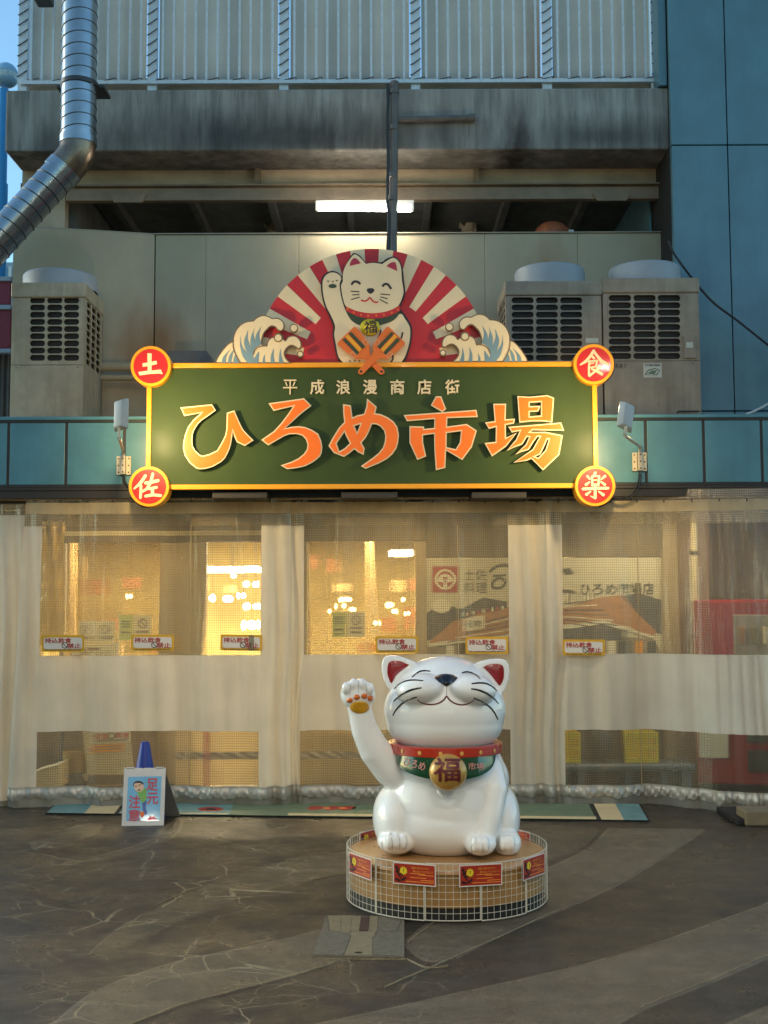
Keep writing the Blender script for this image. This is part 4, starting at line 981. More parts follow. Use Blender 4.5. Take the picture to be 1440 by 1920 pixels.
for i in range(46):
    x = random.uniform(-4.4,4.2); z = random.choice((1.05,1.35,1.9,2.15))+random.uniform(-.06,.06); w_ = random.uniform(.08,.34); MB().bbox(x, x+w_, 15.6+i*.012, 15.606+i*.012, z, z+random.uniform(.1,.3), .001).build('stall_board', m_stall[random.randrange(4)], rm)
for i in range(7):
    x = -4.0+i*1.25; MB().bbox(x, x+.09, 14.9, 15.0, 0, zc_, .01).build('post', m_door, rm)
# front of the shop
sf = thing('glazed_entrance', 'tan door frames with glass panes and a picture wall behind the curtains', 'shopfront', (0, WY, 0))
X = lambda x, Y=WY: U(x, 1130, Y).x
Zp = lambda y, Y=WY: U(720, y, Y).z
MB().bbox(X(-160), X(800), WY, WY+.12, Zp(1015), zc_-.005, .006).build('header', m_hdr, sf)
MB().bbox(X(120), X(540), WY-.012, WY-.001, Zp(1003), Zp(994), .003).build('header_strip', m_wood, sf)
MB().bbox(X(800), X(1245), WY+.02, WY+.14, Zp(1046), zc_-.005, .006).build('header', m_hdr, sf)
for a_, c_ in ((-160,78), (112,120), (298,386), (492,575), (778,801)):
    MB().bbox(X(a_), X(c_), WY+.004, WY+.1, 0, Zp(1015)-.004, .006).build('door_post', m_door, sf)
m_pane = bpy.data.materials.new('window_glass'); m_pane.use_nodes = True
N = m_pane.node_tree.nodes; L = m_pane.node_tree.links; N.clear()
o_ = N.new('ShaderNodeOutputMaterial'); tr = N.new('ShaderNodeBsdfTransparent'); gl = N.new('ShaderNodeBsdfGlossy'); mx = N.new('ShaderNodeMixShader'); fr = N.new('ShaderNodeFresnel')
gl.inputs['Roughness'].default_value = .04; tr.inputs[0].default_value = (.72,.68,.62,1); L.new(fr.outputs[0], mx.inputs[0]); L.new(tr.outputs[0], mx.inputs[1]); L.new(gl.outputs[0], mx.inputs[2]); L.new(mx.outputs[0], o_.inputs[0])
for a_, c_ in ((121,297), (576,777)): MB().box(X(a_), X(c_), WY+.045, WY+.053, .02, Zp(1016)).build('glass_pane', m_pane, sf)
MB().bbox(X(120), X(300), WY+.005, WY+.09, Zp(1440), Zp(1425), .004).build('door_rail', m_door, sf)
MB().bbox(X(575), X(778), WY+.005, WY+.09, Zp(1365), Zp(1330), .004).build('door_rail', m_door, sf)
MB().bbox(X(575), X(778), WY+.03, WY+.08, .01, Zp(1366), .004).build('kick_panel', m_wood, sf)
MB().bbox(X(801), X(1245), WY+.03, WY+.12, .01, Zp(1047), .004).build('picture_wall', m_hdr, sf)
for a_, c_, m_ in ((1244,1272,m_door), (1272,1302,m_pan), (1302,1330,m_pan)): MB().bbox(X(a_), X(c_), WY-.03, WY+.14, 0, zc_-.01, .006).build('column', m_, sf)
MB().bbox(X(1330), X(1700), WY+.4, WY+.5, 0, zc_-.01, .006).build('side_panel', m_hdr, sf)
wp = thing('wall_pipe', 'slim pale upright pipe beside the red machine', 'pipe', (X(1307,11.4), 11.4, 0))
MB().tube([(X(1307,11.4),11.4,0),(X(1305,11.4),11.4,Zp(960,11.4))], .032, 10).build('pipe', m_wood, wp, smooth=True)
for y in (1040, 1195, 1350): MB().tube([(X(1306,11.4),11.4,Zp(y,11.4)-.02),(X(1306,11.4),11.4,Zp(y,11.4)+.02)], .04, 10).build('pipe_clip', m_rail, wp)
# ---------------------------------------------------------------- lamps inside
m_bulb = mat('lit_bulb', (1,.74,.30), .3, var=0, emit=26)
m_bulbw = mat('lit_white_bulb', (1,.9,.66), .3, var=0, emit=26)
def bulb(x, y, r_, m_, label, g_, Y=14.2):
    q = U(x, y, Y); t = thing('pendant_lamp', label, 'lamp', q, group=g_)
    MB().ellipsoid(q, r_, r_, r_, 14, 8).build('bulb', m_, t, smooth='all')
    MB().tube([q+Vector((0,0,r_*.9)), (q.x, q.y, zc_-.01)], .003, 5).build('cord', m_rail, t)
bulb(245,1118,.028,m_bulb,'single small warm bulb glowing behind the left curtain window','hanging bulbs inside the market')
for x, y, r_ in ((398,1122,.06),(432,1123,.05),(456,1117,.05),(478,1096,.05),(479,1137,.05),(474,1172,.075),(440,1080,.035)):
    bulb(x,y,r_*.7,m_bulbw,'white bulb in the cluster seen through the bright open doorway','hanging bulbs inside the market')
for x, y, r_ in ((645,1136,.042),(656,1124,.038),(664,1143,.036),(618,1146,.035),(728,1134,.045),(738,1146,.04),(757,1124,.035),(704,1168,.04),(766,1150,.034)):
    bulb(x,y,r_*.7,m_bulb,'amber bulb in the cluster behind the middle curtain window','hanging bulbs inside the market')
def strip(x0, x1, y, Y, label, en, h=.03):
    a_, c_ = U(x0,y,Y), U(x1,y,Y); t = thing('strip_lamp', label, 'lamp', (a_+c_)/2)
    MB().bbox(a_.x, c_.x, Y-.03, Y+.03, a_.z-h, a_.z+h, .01).build('tube', m_bulbw, t)
    MB().tube([((a_.x+c_.x)/2, Y, a_.z+h), ((a_.x+c_.x)/2, Y, zc_-.01)], .008, 5).build('hanger', m_rail, t)
    return t
strip(384,492,1069,13.6,'long warm strip lamp inside the open doorway',0)
strip(728,770,1038,13.6,'short strip lamp high behind the middle window',0, .035)
HALL = 135
def hall(x, y, e, s=1.2, col=(1,.83,.50), z=None):
    ld = bpy.data.lights.new('hall_light', 'AREA'); ld.shape = 'RECTANGLE'; ld.size = s; ld.size_y = s*.5; ld.energy = e; ld.color = col
    t = thing('ceiling_panel', 'ceiling lamp panel of the market hall', 'lamp', (x, y, z or zc_-.03), group='ceiling lamp panels in the market hall')
    MB().bbox(x-s/2, x+s/2, y-s/4, y+s/4, (z or zc_)-.03, (z or zc_)-.004, .004).build('panel', m_white, t)
    lo = bpy.data.objects.new('hall_light', ld); COL.objects.link(lo); lo.parent = t; lo.location = (0,0,-.012)
for x in (-3.2, -1.5, .2, 1.9): hall(x, 14.6, HALL)
hall(-2.4, 12.35, 22, .9, (1,.80,.42)); hall(.1, 12.35, 19, .9, (1,.80,.44))
hall(-2.6, 11.0, 6, .8, (1,.74,.40)); hall(.2, 11.0, 6, .8, (1,.76,.42)); hall(2.4, 10.95, 9, .8, (1,.84,.56)); hall(3.5, 10.9, 5, .5, (1,.86,.6))
# ---------------------------------------------------------------- picture wall: a printed board
m_sky = mat('print_sky', rgb(205,196,164), .5, var=.1, vscale=2); m_roof = mat('print_orange', rgb(180,124,78), .5, var=.15, vscale=8, streak=.3, scol=rgb(120,70,40), sscale=(2,2,30))
m_pd = mat('print_dark', rgb(74,74,74), .5, var=.25, vscale=8); m_lr = mat('print_red', rgb(168,60,60), .5, var=.05); m_pg = mat('print_grey', rgb(150,136,112), .5, var=.2, vscale=12); m_ink = mat('print_ink', rgb(52,50,46), .5, var=.1); m_pl = mat('print_light', rgb(226,218,186), .5, var=.08)
pw = thing('picture_board', 'printed wall picture of a tiled shop front with a red crest', 'picture', U(1020,1240,WY))
PY = WY+.02
MB().bbox(X(801), X(1243), PY, PY+.008, Zp(1364), Zp(1047), .001).build('board', m_sky, pw)
def pr(nm, pts, m_, d=.002): return cut(nm, [pts], PY-d, .0015, m_, pw)
pr('hill', [(801,1150),(830,1130),(862,1142),(905,1120),(952,1128),(952,1190),(801,1200)], m_pd, .002)
pr('moon', circle(829,1136,18,13), m_pl, .004)
pr('roof', [(805,1205),(850,1165),(900,1150),(960,1137),(1045,1120),(1055,1140),(1160,1118),(1160,1175),(952,1188),(815,1206)], m_roof, .004)
pr('roof', [(1055,1140),(1120,1121),(1160,1116),(1232,1185),(1222,1192),(1130,1165),(1055,1172)], m_roof, .006)
pr('eave', [(805,1206),(952,1188),(1055,1172),(1130,1163),(1225,1192),(1225,1197),(1128,1170),(1055,1180),(805,1213)], m_pl, .008)
pr('shadow_band', [(1055,1172),(1130,1168),(1165,1182),(1165,1200),(1055,1198)], m_pd, .0065)
pr('fence_print', [(1055,1112),(1115,1118),(1115,1124),(1055,1137)], m_pl, .003)
for i in range(8): pr('fence_stripe', [(1058+i*8,1111),(1061+i*8,1111),(1061+i*8,1134-i*1.5),(1058+i*8,1135-i*1.5)], m_pg, .005)
pr('street_print', [(801,1212),(952,1196),(1055,1185),(1225,1198),(1243,1225),(1243,1362),(801,1362)], m_pg, .003)
for x, m_ in ((845,m_pl),(868,m_pd),(890,m_pl),(915,m_pd),(1080,m_pd),(1145,m_pl),(1165,m_pd),(1198,m_yel),(1222,m_pd)): pr('shop_print', [(x-8,1203),(x+8,1201),(x+8,1235),(x-8,1235)], m_, .006)
for i in range(7):
    y = 1126+i*9; pr('roof_line', [(812+(62-i*9)*1.6,y+38-i*1.2),(1053,y+2),(1053,y+4.2),(812+(62-i*9)*1.6,y+40-i*1.2)], (m_pd, m_pl, m_brn)[i%3], .0085)
    pr('roof_line', [(1058,1131+i*6),(1112+i*9,1124+i*9.5),(1112+i*9,1126+i*9.5),(1058,1133+i*6)], (m_brn, m_pl, m_pd)[i%3], .0085)
for i in range(9): pr('lantern_print', circle(868+i*9.2,1152-i*1.6,2.6,4.2,10), (m_pl, m_lr)[i%2], .0100)
pr('banner_print', [(866,1160),(906,1153),(906,1178),(866,1184)], m_pl, .0098); letter('print_text', '名物', U(886,1169,PY-.0125), XX, ZZ, 30*PX(PY), 14*PX(PY), m_ink, pw, .0)
pr('side_street', [(1160,1118),(1195,1112),(1243,1125),(1243,1190),(1232,1186)], m_pd, .002)
pr('crest_square', [(812,1062),(857,1062),(857,1111),(812,1111)], m_lr, .004)
cut('crest_ring', [circle(835.5,1086.5,19.5,n=40), circle(835.5,1086.5,15.5,n=40)[::-1]], PY-.006, .0015, m_pl, pw)
pr('crest_leaf', smooth_ring([(820,1088),(826,1079),(835.5,1076),(845,1079),(851,1088),(845,1092),(835.5,1093),(826,1092)],3), m_pl, .006)
for x, y in ((833,1084),(838,1084),(835.5,1090)): pr('crest_dot', circle(x,y,2.4,n=10), m_lr, .008)
pr('crest_stem', [(832,1094),(839,1094),(840,1102),(831,1102)], m_pl, .006)
for s_, x, y, sz in (('土佐',890,1078,44),('料理',890,1102,44)): letter('print_text', s_, U(x,y,PY-.004), XX, ZZ, sz*PX(PY), 21*PX(PY), m_ink, pw, .0)
cut('brush_stroke', [stroke(smooth_line([(918,1072),(932,1062),(950,1060),(962,1068)],4),[4,5,6,5,5,6,6,6,6,5,4,4,3])], PY-.004, .0015, m_ink, pw)
cut('brush_stroke', [stroke(smooth_line([(926,1080),(948,1078)],4),4)], PY-.004, .0015, m_ink, pw)
cut('brush_stroke', [stroke(smooth_line([(946,1088),(936,1084),(926,1090),(924,1100),(934,1103),(946,1096),(948,1086)],4),5)], PY-.0048, .0015, m_ink, pw)
letter('print_text', 'ひろめ市場店', U(1157,1104,PY-.009), XX, ZZ, 138*PX(PY), 23*PX(PY), m_ink, pw, .008)
pr('brush_mark', [(1055,1068),(1066,1065),(1074,1076),(1062,1078)], m_ink, .004); pr('brush_mark', [(1055,1104),(1074,1108),(1078,1112),(1055,1111)], m_ink, .006)
# ---------------------------------------------------------------- papers on the glass
m_pap = mat('paper', rgb(222,212,170), .6, var=.06); m_papg = mat('paper_green', rgb(196,206,120), .6, var=.06); m_ink2 = mat('faded_ink', rgb(120,100,84), .6, var=.05)
GY = WY+.03
def paper(x0, x1, y0, y1, m_, label, items, Y=GY):
    a_, c_ = U(x0,y0,Y), U(x1,y1,Y); t = thing('paper_notice', label, 'notice', ((a_.x+c_.x)/2, Y, c_.z), group='paper notices inside the market')
    MB().box(a_.x, c_.x, Y, Y+.002, c_.z, a_.z).build('sheet', m_, t)
    for it in items:
        if it[0] == 'ring': cut('ring', [circle(it[1],it[2],it[3],n=24), circle(it[1],it[2],it[3]*.78,n=24)[::-1]], Y-.003, .001, m_ink2, t); cut('slash', [stroke([(it[1]-it[3]*.5,it[2]-it[3]*.5),(it[1]+it[3]*.5,it[2]+it[3]*.5)],1.4)], Y-.0032, .001, m_ink2, t)
        elif it[0] == 'line': cut('print_line', [[(it[1],it[3]),(it[2],it[3]),(it[2],it[3]+it[4]),(it[1],it[3]+it[4])]], Y-.003, .001, it[5] if len(it) > 5 else m_ink2, t)
        else: letter('print_text', it[1], U(it[2],it[3],Y-.003), XX, ZZ, it[4]*PX(Y), it[5]*PX(Y), m_ink2, t, .0)
    return t
paper(150,183,1164,1204,m_pap,'pale paper with a round symbol, leftmost on the left pane',[('ring',167,1180,9),('line',158,178,1193,2),('line',160,176,1197,1.4)])
paper(184,214,1164,1204,m_pap,'pale paper with a barred circle, second on the left pane',[('ring',199,1180,9),('line',188,212,1193,2),('line',190,210,1197,1.4)])
paper(221,250,1153,1200,m_papg,'greenish paper with lines of print on the left pane',[('line',225,247,1164+i*5,2,m_grn) for i in range(3)]+[('line',225,246,1184,3)])
paper(252,286,1153,1200,m_pap,'pale paper with a ringed number right of the greenish one',[('ring',268,1169,9),('line',256,280,1183,3),('line',257,279,1190,1.4)])
paper(134,222,1206,1240,m_pap,'wide white paper of usage rules low on the left pane',[('text','ご利用について',180,1224,56,9),('line',165,190,1214,4)], GY-.012)
paper(624,653,1148,1194,m_papg,'greenish paper on the middle pane',[('line',628,650,1156+i*4,2,m_grn) for i in range(4)]+[('line',628,650,1178,4),('line',630,648,1187,2)])
paper(654,684,1148,1194,m_pap,'pale paper with a ringed symbol on the middle pane',[('ring',669,1163,9),('line',658,680,1176,3),('line',659,679,1184,3)])
# crinkled clear sheet by the left post
m_gold2 = mat('crinkled_clear_plastic', rgb(196,168,96), .18, var=.2, vscale=6, coat=.4, trans=.4)
vs = []; fs = []; nx, nz = 18, 40; random.seed(11)
ps = U(78,980,11.2), U(119,1210,11.2)
for i in range(nx+1):
    for j in range(nz+1):
        x = ps[0].x+(ps[1].x-ps[0].x)*i/nx; z = ps[1].z+(ps[0].z-ps[1].z)*j/nz
        vs.append((x, 11.2+.03*math.sin(x*60+z*5)+.014*math.sin(x*120-z*14), z))
for i in range(nx):
    for j in range(nz): fs.append((i*(nz+1)+j,(i+1)*(nz+1)+j,(i+1)*(nz+1)+j+1,i*(nz+1)+j+1))
pc = thing('plastic_drape', 'crinkled golden plastic drape hanging at the left door edge', 'drape', (ps[0].x, 11.2, ps[1].z))
MB().add(vs, fs).build('sheet', m_gold2, pc, smooth='all')
# ---------------------------------------------------------------- things low behind the curtains
lbd = thing('leaning_board', 'pale wooden board with a red no smoking notice leaning behind the curtain', 'board', U(200,1462,10.9))
bq = [(152,1330),(238,1330),(251,1453),(164,1452)]
MB().prism(plane([bq], 10.9), 10.9, 10.93).build('board', m_wood, lbd)
cut('foot', [[(155,1452),(163,1452),(163,1464),(161,1464)]], 10.9, .03, m_wood, lbd)
ns = cut('no_smoking_label', [[(176,1371),(241,1369),(243,1391),(178,1393)]], 10.894, .004, m_pl, lbd)
letter('label_text', '全面', U(192,1380,10.892), XX, ZZ, .125, .06, m_red, ns, .02); letter('label_text', '禁煙', U(228,1379,10.892), XX, ZZ, .125, .06, m_red, ns, .02)
cut('barred_ring', [circle(210,1379,6.5,n=20), circle(210,1379,4.8,n=20)[::-1]], 10.891, .001, m_ink, ns)
cut('label_line', [[(182,1388),(238,1386),(238,1388),(182,1390)]], 10.891, .001, m_ink2, ns)
yl = cut('yellow_label', [[(172,1397),(231,1393),(232,1408),(173,1412)]], 10.894, .004, m_yel, lbd)
for y in (1400,1405): cut('label_line', [[(177,y),(226,y-3),(226,y-1.5),(177,y+1.5)]], 10.892, .001, m_ink2, yl)
bx_ = thing('cream_box', 'cream box lying on the floor behind the far left of the curtain', 'box', U(95,1470,11.0))
p, q = U(66,1440,11.0), U(119,1472,11.0); MB().prism([[(p.x,q.z),(q.x,q.z),(q.x,p.z+.05),(p.x,p.z-.03)]], 10.85, 11.2).build('carton', m_wood, bx_); MB().prism([[(p.x,p.z-.027),(q.x,p.z+.053),(q.x,p.z+.06),(p.x,p.z-.02)]], 10.84, 11.21).build('lid', m_pl, bx_)
m_och = mat('ochre_plastic', rgb(150,116,40), .5)
ob = thing('ochre_tub', 'dark yellow tub beside the leaning board', 'tub', U(140,1445,11.3)); q = U(140,1442,11.3)
MB().lathe([(.0,.01),(.10,.0),(.115,.16),(.12,.2),(.105,.2),(.1,.02)], (q.x,11.3,max(0,q.z-.02)), 20).build('tub', m_och, ob, smooth=True)
tb = thing('table_stand', 'thin dark table leg and foot behind the left curtain', 'table', (X(120,11.35), 11.35, 0))
MB().tube([(X(123,11.35),11.35,.9),(X(118,11.35),11.35,.02)], .02, 8).build('leg', m_rail, tb); MB().bbox(X(100,11.35),X(178,11.35),11.15,11.55,.9,.93,.005).build('top', m_pan, tb); MB().bbox(X(100,11.35),X(160,11.35),11.2,11.5,.0,.03,.01).build('foot', m_rail, tb)
# panels behind the lower windows
bp2 = thing('wooden_partition', 'low brown wooden partition behind the left curtain', 'partition', (X(180,11.5), 11.5, 0))
for i in range(8): a_ = X(60+i*30,11.5); MB().bbox(a_+.003, X(90+i*30,11.5)-.003, 11.5, 11.53, .01, Zp(1366,11.5)+.02, .004).build('plank', m_pan, bp2)
# second curtain seen in the doorway
m_cur2 = mat('inner_curtain', rgb(214,190,140), .45, var=.1, vscale=3, trans=.3)
# vending machine
m_vred = mat('machine_red', rgb(152,20,24), .32, var=.06, coat=.4); m_vdk = mat('machine_window', rgb(60,56,50), .2, var=.2, coat=.4)
VX, VY = X(1318,11.05), 10.95
vm = thing('vending_machine', 'red vending machine with cream front patches at the right edge', 'vending machine', (VX+.55, VY+.35, 0), R(-14))
def vb(nm, x0, x1, y0, y1, z0, z1, m_, bv=.008):
    b = MB().bbox(x0, x1, y0, y1, z0, z1, bv); Wm = wmat(vm); b.v = [Wm @ v for v in b.v]; return b.build(nm, m_, vm)
vb('body', -.55, .55, -.33, .37, .06, 1.76, m_vred, .02)
vb('service_panel', -.53, -.27, -.345, -.331, .3, .95, m_pl); vb('display_window', -.2, .5, -.345, -.331, 1.0, 1.62, m_pg); vb('coin_window', -.5, -.37, -.352, -.346, .68, .86, m_vdk); vb('green_sticker', -.49, -.44, -.352, -.346, .58, .67, mat('sticker_green', rgb(60,130,50), .5)); vb('bill_panel', -.13, .08, -.345, -.331, .55, .94, m_pl); vb('bill_window', -.11, .07, -.352, -.346, .45, .72, m_vdk); vb('delivery_flap', -.1, .45, -.345, -.331, .18, .38, m_vdk)
for i in range(6):
    for r_ in range(2): vb('drink_can', -.16+i*.11, -.10+i*.11, -.36, -.346, 1.08+r_*.27, 1.24+r_*.27, m_stall[(i+r_)%4], .01)
for sx in (-.45,.45): vb('foot', sx-.05, sx+.05, -.25, .3, 0, .058, m_blk)
# crates and bench
m_cry = mat('yellow_crate_plastic', rgb(226,206,30), .4, var=.06); m_bch = mat('slate_bench', rgb(92,104,112), .45, var=.12, vscale=5)
bn = thing('low_bench', 'slate blue low bench under the yellow crates', 'bench', (X(1170,11.3), 11.3, 0))
MB().bbox(X(1000,11.15), X(1297,11.15), 11.12, 11.48, .17, .24, .03, 3).build('seat', m_bch, bn); 
for x in (1010, 1085, 1170, 1240, 1285): MB().bbox(X(x-6,11.15), X(x+6,11.15), 11.16, 11.44, 0, .168, .01).build('leg', m_bch, bn)
MB().bbox(X(1005,11.4), X(1292,11.4), 11.40, 11.43, .02, .165, .005).build('panel', m_pd, bn)
def crate(x0, x1, label):
    a_, c_ = X(x0,11.2), X(x1,11.2); t = thing('yellow_crate', label, 'crate', ((a_+c_)/2, 11.3, .243), group='yellow bottle crates on the bench')
    for z0, z1 in ((.244,.29),(.36,.4),(.47,.53)): MB().bbox(a_, c_, 11.16, 11.175, z0, z1, .004).build('rail', m_cry, t)
    for i in range(5):
        x = a_+(c_-a_)*i/4; MB().bbox(x-.012, x+.012, 11.158, 11.178, .244, .531, .003).build('rib', m_cry, t)
    MB().box(a_+.01, c_-.01, 11.40, 11.42, .244, .53).build('back', m_cry, t); MB().box(a_, c_, 11.176, 11.40, .2441, .26).build('base', m_cry, t)
    for x in (a_, c_-.015): MB().box(x, x+.015, 11.179, 11.399, .262, .53).build('side', m_cry, t)
crate(1020, 1081, 'yellow bottle crate half hidden behind the curtain strip'); crate(1166, 1226, 'yellow bottle crate standing right of the dark bag')
bg_ = thing('dark_bag', 'dark bag slumped between the two yellow crates', 'bag', (X(1122,11.3), 11.3, .24))
MB().ellipsoid((X(1122,11.3), 11.3, .42), .11, .11, .18, 18, 12).build('sack', m_pd, bg_, smooth='all'); MB().tube([(X(1122,11.3)+.06*math.cos(a_), 11.3, .56+.1*math.sin(a_)) for a_ in [math.pi*i/8 for i in range(9)]], .012, 6).build('handle', m_blk, bg_)
# ================================================================ vinyl curtains
def film(name, thread, veil, pitch=.0185, tint=(.80,.74,.58), thr=.22):
    m = bpy.data.materials.new(name); m.use_nodes = True; t = m.node_tree; N = t.nodes; L = t.links; N.clear()
    out = N.new('ShaderNodeOutputMaterial'); tc = N.new('ShaderNodeTexCoord'); sp = N.new('ShaderNodeSeparateXYZ'); L.new(tc.outputs['Object'], sp.inputs[0])
    def ma(op, a, b=None, c=None):
        q = N.new('ShaderNodeMath'); q.operation = op
        for i, v in enumerate((a, b, c)):
            if v is None: continue
            if hasattr(v, 'links'): L.new(v, q.inputs[i])
            else: q.inputs[i].default_value = v
        return q.outputs[0]
    def line(ax, k):
        f = ma('FRACT', ma('ADD', ma('MULTIPLY', sp.outputs[ax], 1/(pitch*k)), 500.37)); return ma('LESS_THAN', f, thr)
    g = ma('MAXIMUM', line('X', 1), line('Z', 1.15))
    def noise(s, sc):
        mp = N.new('ShaderNodeMapping'); mp.inputs['Scale'].default_value = sc; L.new(tc.outputs['Object'], mp.inputs[0])
        n = N.new('ShaderNodeTexNoise'); n.inputs['Scale'].default_value = s; n.inputs['Detail'].default_value = 5; L.new(mp.outputs[0], n.inputs['Vector']); return n.outputs['Fac']
    v = ma('MULTIPLY', ma('ADD', noise(1, (9,9,.6)), ma('MULTIPLY', noise(2, (1,1,1)), .6)), veil*1.25)
    fac = ma('MINIMUM', ma('ADD', v, ma('MULTIPLY', g, thread)), .97)
    tr = N.new('ShaderNodeBsdfTransparent'); tr.inputs[0].default_value = (.97,.95,.88,1)
    df = N.new('ShaderNodeBsdfPrincipled'); df.inputs['Base Color'].default_value = (*tint,1); df.inputs['Roughness'].default_value = .3
    cm = N.new('ShaderNodeMix'); cm.data_type = 'RGBA'; L.new(g, cm.inputs[0]); cm.inputs[6].default_value = (*tint,1); cm.inputs[7].default_value = (tint[0]*.55,tint[1]*.5,tint[2]*.4,1); L.new(cm.outputs[2], df.inputs['Base Color'])
    tl = N.new('ShaderNodeBsdfTranslucent'); L.new(cm.outputs[2], tl.inputs[0])
    m1 = N.new('ShaderNodeMixShader'); m1.inputs[0].default_value = .45; L.new(df.outputs[0], m1.inputs[1]); L.new(tl.outputs[0], m1.inputs[2])
    m2 = N.new('ShaderNodeMixShader'); rf = N.new('ShaderNodeBsdfRefraction'); rf.inputs['IOR'].default_value = 1.05; rf.inputs['Roughness'].default_value = .22; rf.inputs[0].default_value = (.97,.95,.88,1)
    m0 = N.new('ShaderNodeMixShader'); m0.inputs[0].default_value = .55; L.new(tr.outputs[0], m0.inputs[1]); L.new(rf.outputs[0], m0.inputs[2])
    L.new(fac, m2.inputs[0]); L.new(m0.outputs[0], m2.inputs[1]); L.new(m1.outputs[0], m2.inputs[2])
    gl = N.new('ShaderNodeBsdfGlossy'); gl.inputs['Roughness'].default_value = .12
    bp = N.new('ShaderNodeBump'); bp.inputs['Strength'].default_value = 1; bp.inputs['Distance'].default_value = .03; L.new(noise(1, (13,13,1.0)), bp.inputs['Height'])
    L.new(bp.outputs[0], gl.inputs['Normal']); L.new(bp.outputs[0], df.inputs['Normal'])
    m3 = N.new('ShaderNodeMixShader'); fz = N.new('ShaderNodeFresnel'); fz.inputs[0].default_value = 1.5; L.new(bp.outputs[0], fz.inputs['Normal']); L.new(fz.outputs[0], m3.inputs[0]); L.new(m2.outputs[0], m3.inputs[1]); L.new(gl.outputs[0], m3.inputs[2]); L.new(m3.outputs[0], out.inputs[0])
    return m
m_mesh = film('mesh_vinyl', .40, .15)
m_net = film('header_netting', .5, .3, .018, (.66,.56,.38), .30)
m_clear = film('clear_vinyl', .12, .09)
m_cloth = mat('cream_vinyl_cloth', rgb(218,210,192), .45, var=.06, vscale=3, streak=.22, scol=rgb(150,136,110), sscale=(10,10,.8), trans=.3, bump=.12, bscale=26)
m_hemc = mat('tan_hem_vinyl', rgb(206,186,146), .5, var=.12, vscale=5, streak=.3, scol=rgb(120,100,70), sscale=(12,12,2), trans=.4)
m_silv = mat('silver_hem', rgb(176,170,158), .36, metal=.3, var=.1, vscale=12)
m_flap = mat('grey_vinyl_flap', rgb(128,126,116), .42, var=.18, vscale=4, streak=.3, scol=rgb(88,84,74), sscale=(7,7,1.5), trans=.2)
KY = 10.33
zTop = U(720,926,KY).z
def sst(a, b, x): t = max(0., min(1., (x-a)/(b-a))); return t*t*(3-2*t)
STR = [(-.9,.10)] + [(U(x,1200,KY).x, w_) for x, w_ in ((20,.22),(520,.16),(556,.1),(995,.22),(1040,.09))]
xr1, xr2 = U(1180,1200,KY).x, U(1450,1200,KY).x
def fold(x, z, dy=0.):
    d = max(0, zTop - z)/2.7
    A = .010 + .032*min(1, d*1.6)
    y = KY + dy + A*(math.sin(6.3*x+1.2*math.sin(2.3*x)) + .5*math.sin(14.1*x+.6+.8*z) + .25*math.sin(31*x+1.9*z))
    s = sum(math.exp(-((x-c)/w_)**2) for c, w_ in STR[1:])
    y += s*(.010+.03*min(1, d*2.2))*math.sin(38*x + .7*math.sin(3*z))
    rr_ = sst(xr1, xr2, x)
    y -= .62*rr_*(0.25+.75*min(1, d*1.3))
    y += rr_*min(1,d*3)*(.03*math.sin(24*x+.8*z) + .010*math.sin(71*x+2.2*math.sin(2.1*z)) + .006*math.sin(133*x-3*z))
    return y
def drape(name, x0, x1, y0, y1, m_, parent, dy=0., dx=.016, dz=.05, slant=(0,0), extra=None, label=None):
    a_, c_ = U(x0,1200,KY).x, U(x1,1200,KY).x; zt2, zb2 = U(720,y0,KY).z, U(720,y1,KY).z
    nx = max(2, int((c_-a_)/dx)); nz = max(1, int((zt2-zb2)/dz)); vs = []; fs = []
    for i in range(nx+1):
        for j in range(nz+1):
            x = a_+(c_-a_)*i/nx; z = zb2+(zt2-zb2)*j/nz
            X_ = x + slant[0]*(1-i/nx)*(zTop-z)/2.7 + slant[1]*(i/nx)*(zTop-z)/2.7
            Y_ = fold(X_, z, dy); Z_ = z
            if extra: Y_, Z_ = extra(X_, Y_, z, j/nz)
            vs.append((X_, Y_, Z_))
    for i in range(nx):
        for j in range(nz): fs.append((i*(nz+1)+j,(i+1)*(nz+1)+j,(i+1)*(nz+1)+j+1,i*(nz+1)+j+1))
    return MB().add(vs, fs).build(name, m_, parent, smooth='all', label=label)
def gather(X_, Y_, z, t):
    f = math.sin(math.pi*min(1, t*1.25)) if t < .8 else 0.
    ph = 78*X_ + 2.4*math.sin(5.1*X_) + 1.6*math.sin(13*X_)
    k = math.sin(ph + 3.2*t) + .55*math.sin(1.63*ph - 4.1*t + 1.) + .3*math.sin(2.9*ph + 2*t)
    return Y_ - .012*f - .011*k*f*(.6+.4*math.sin(2.9*X_+1.)), z + (.010*math.sin(.31*ph) + .004*k)*(1-t)
def flapf(X_, Y_, z, t): return Y_ + .02*math.sin(3*X_)*(1-t) + .008*math.sin(19*X_+2*t), z + (.012*math.sin(2.2*X_))*(1-t)
YB = dict(net0=921, net1=941, hem1=962, dbl1=985, win=1228, band=1368, low=1474, gat=1494, flap=1516)
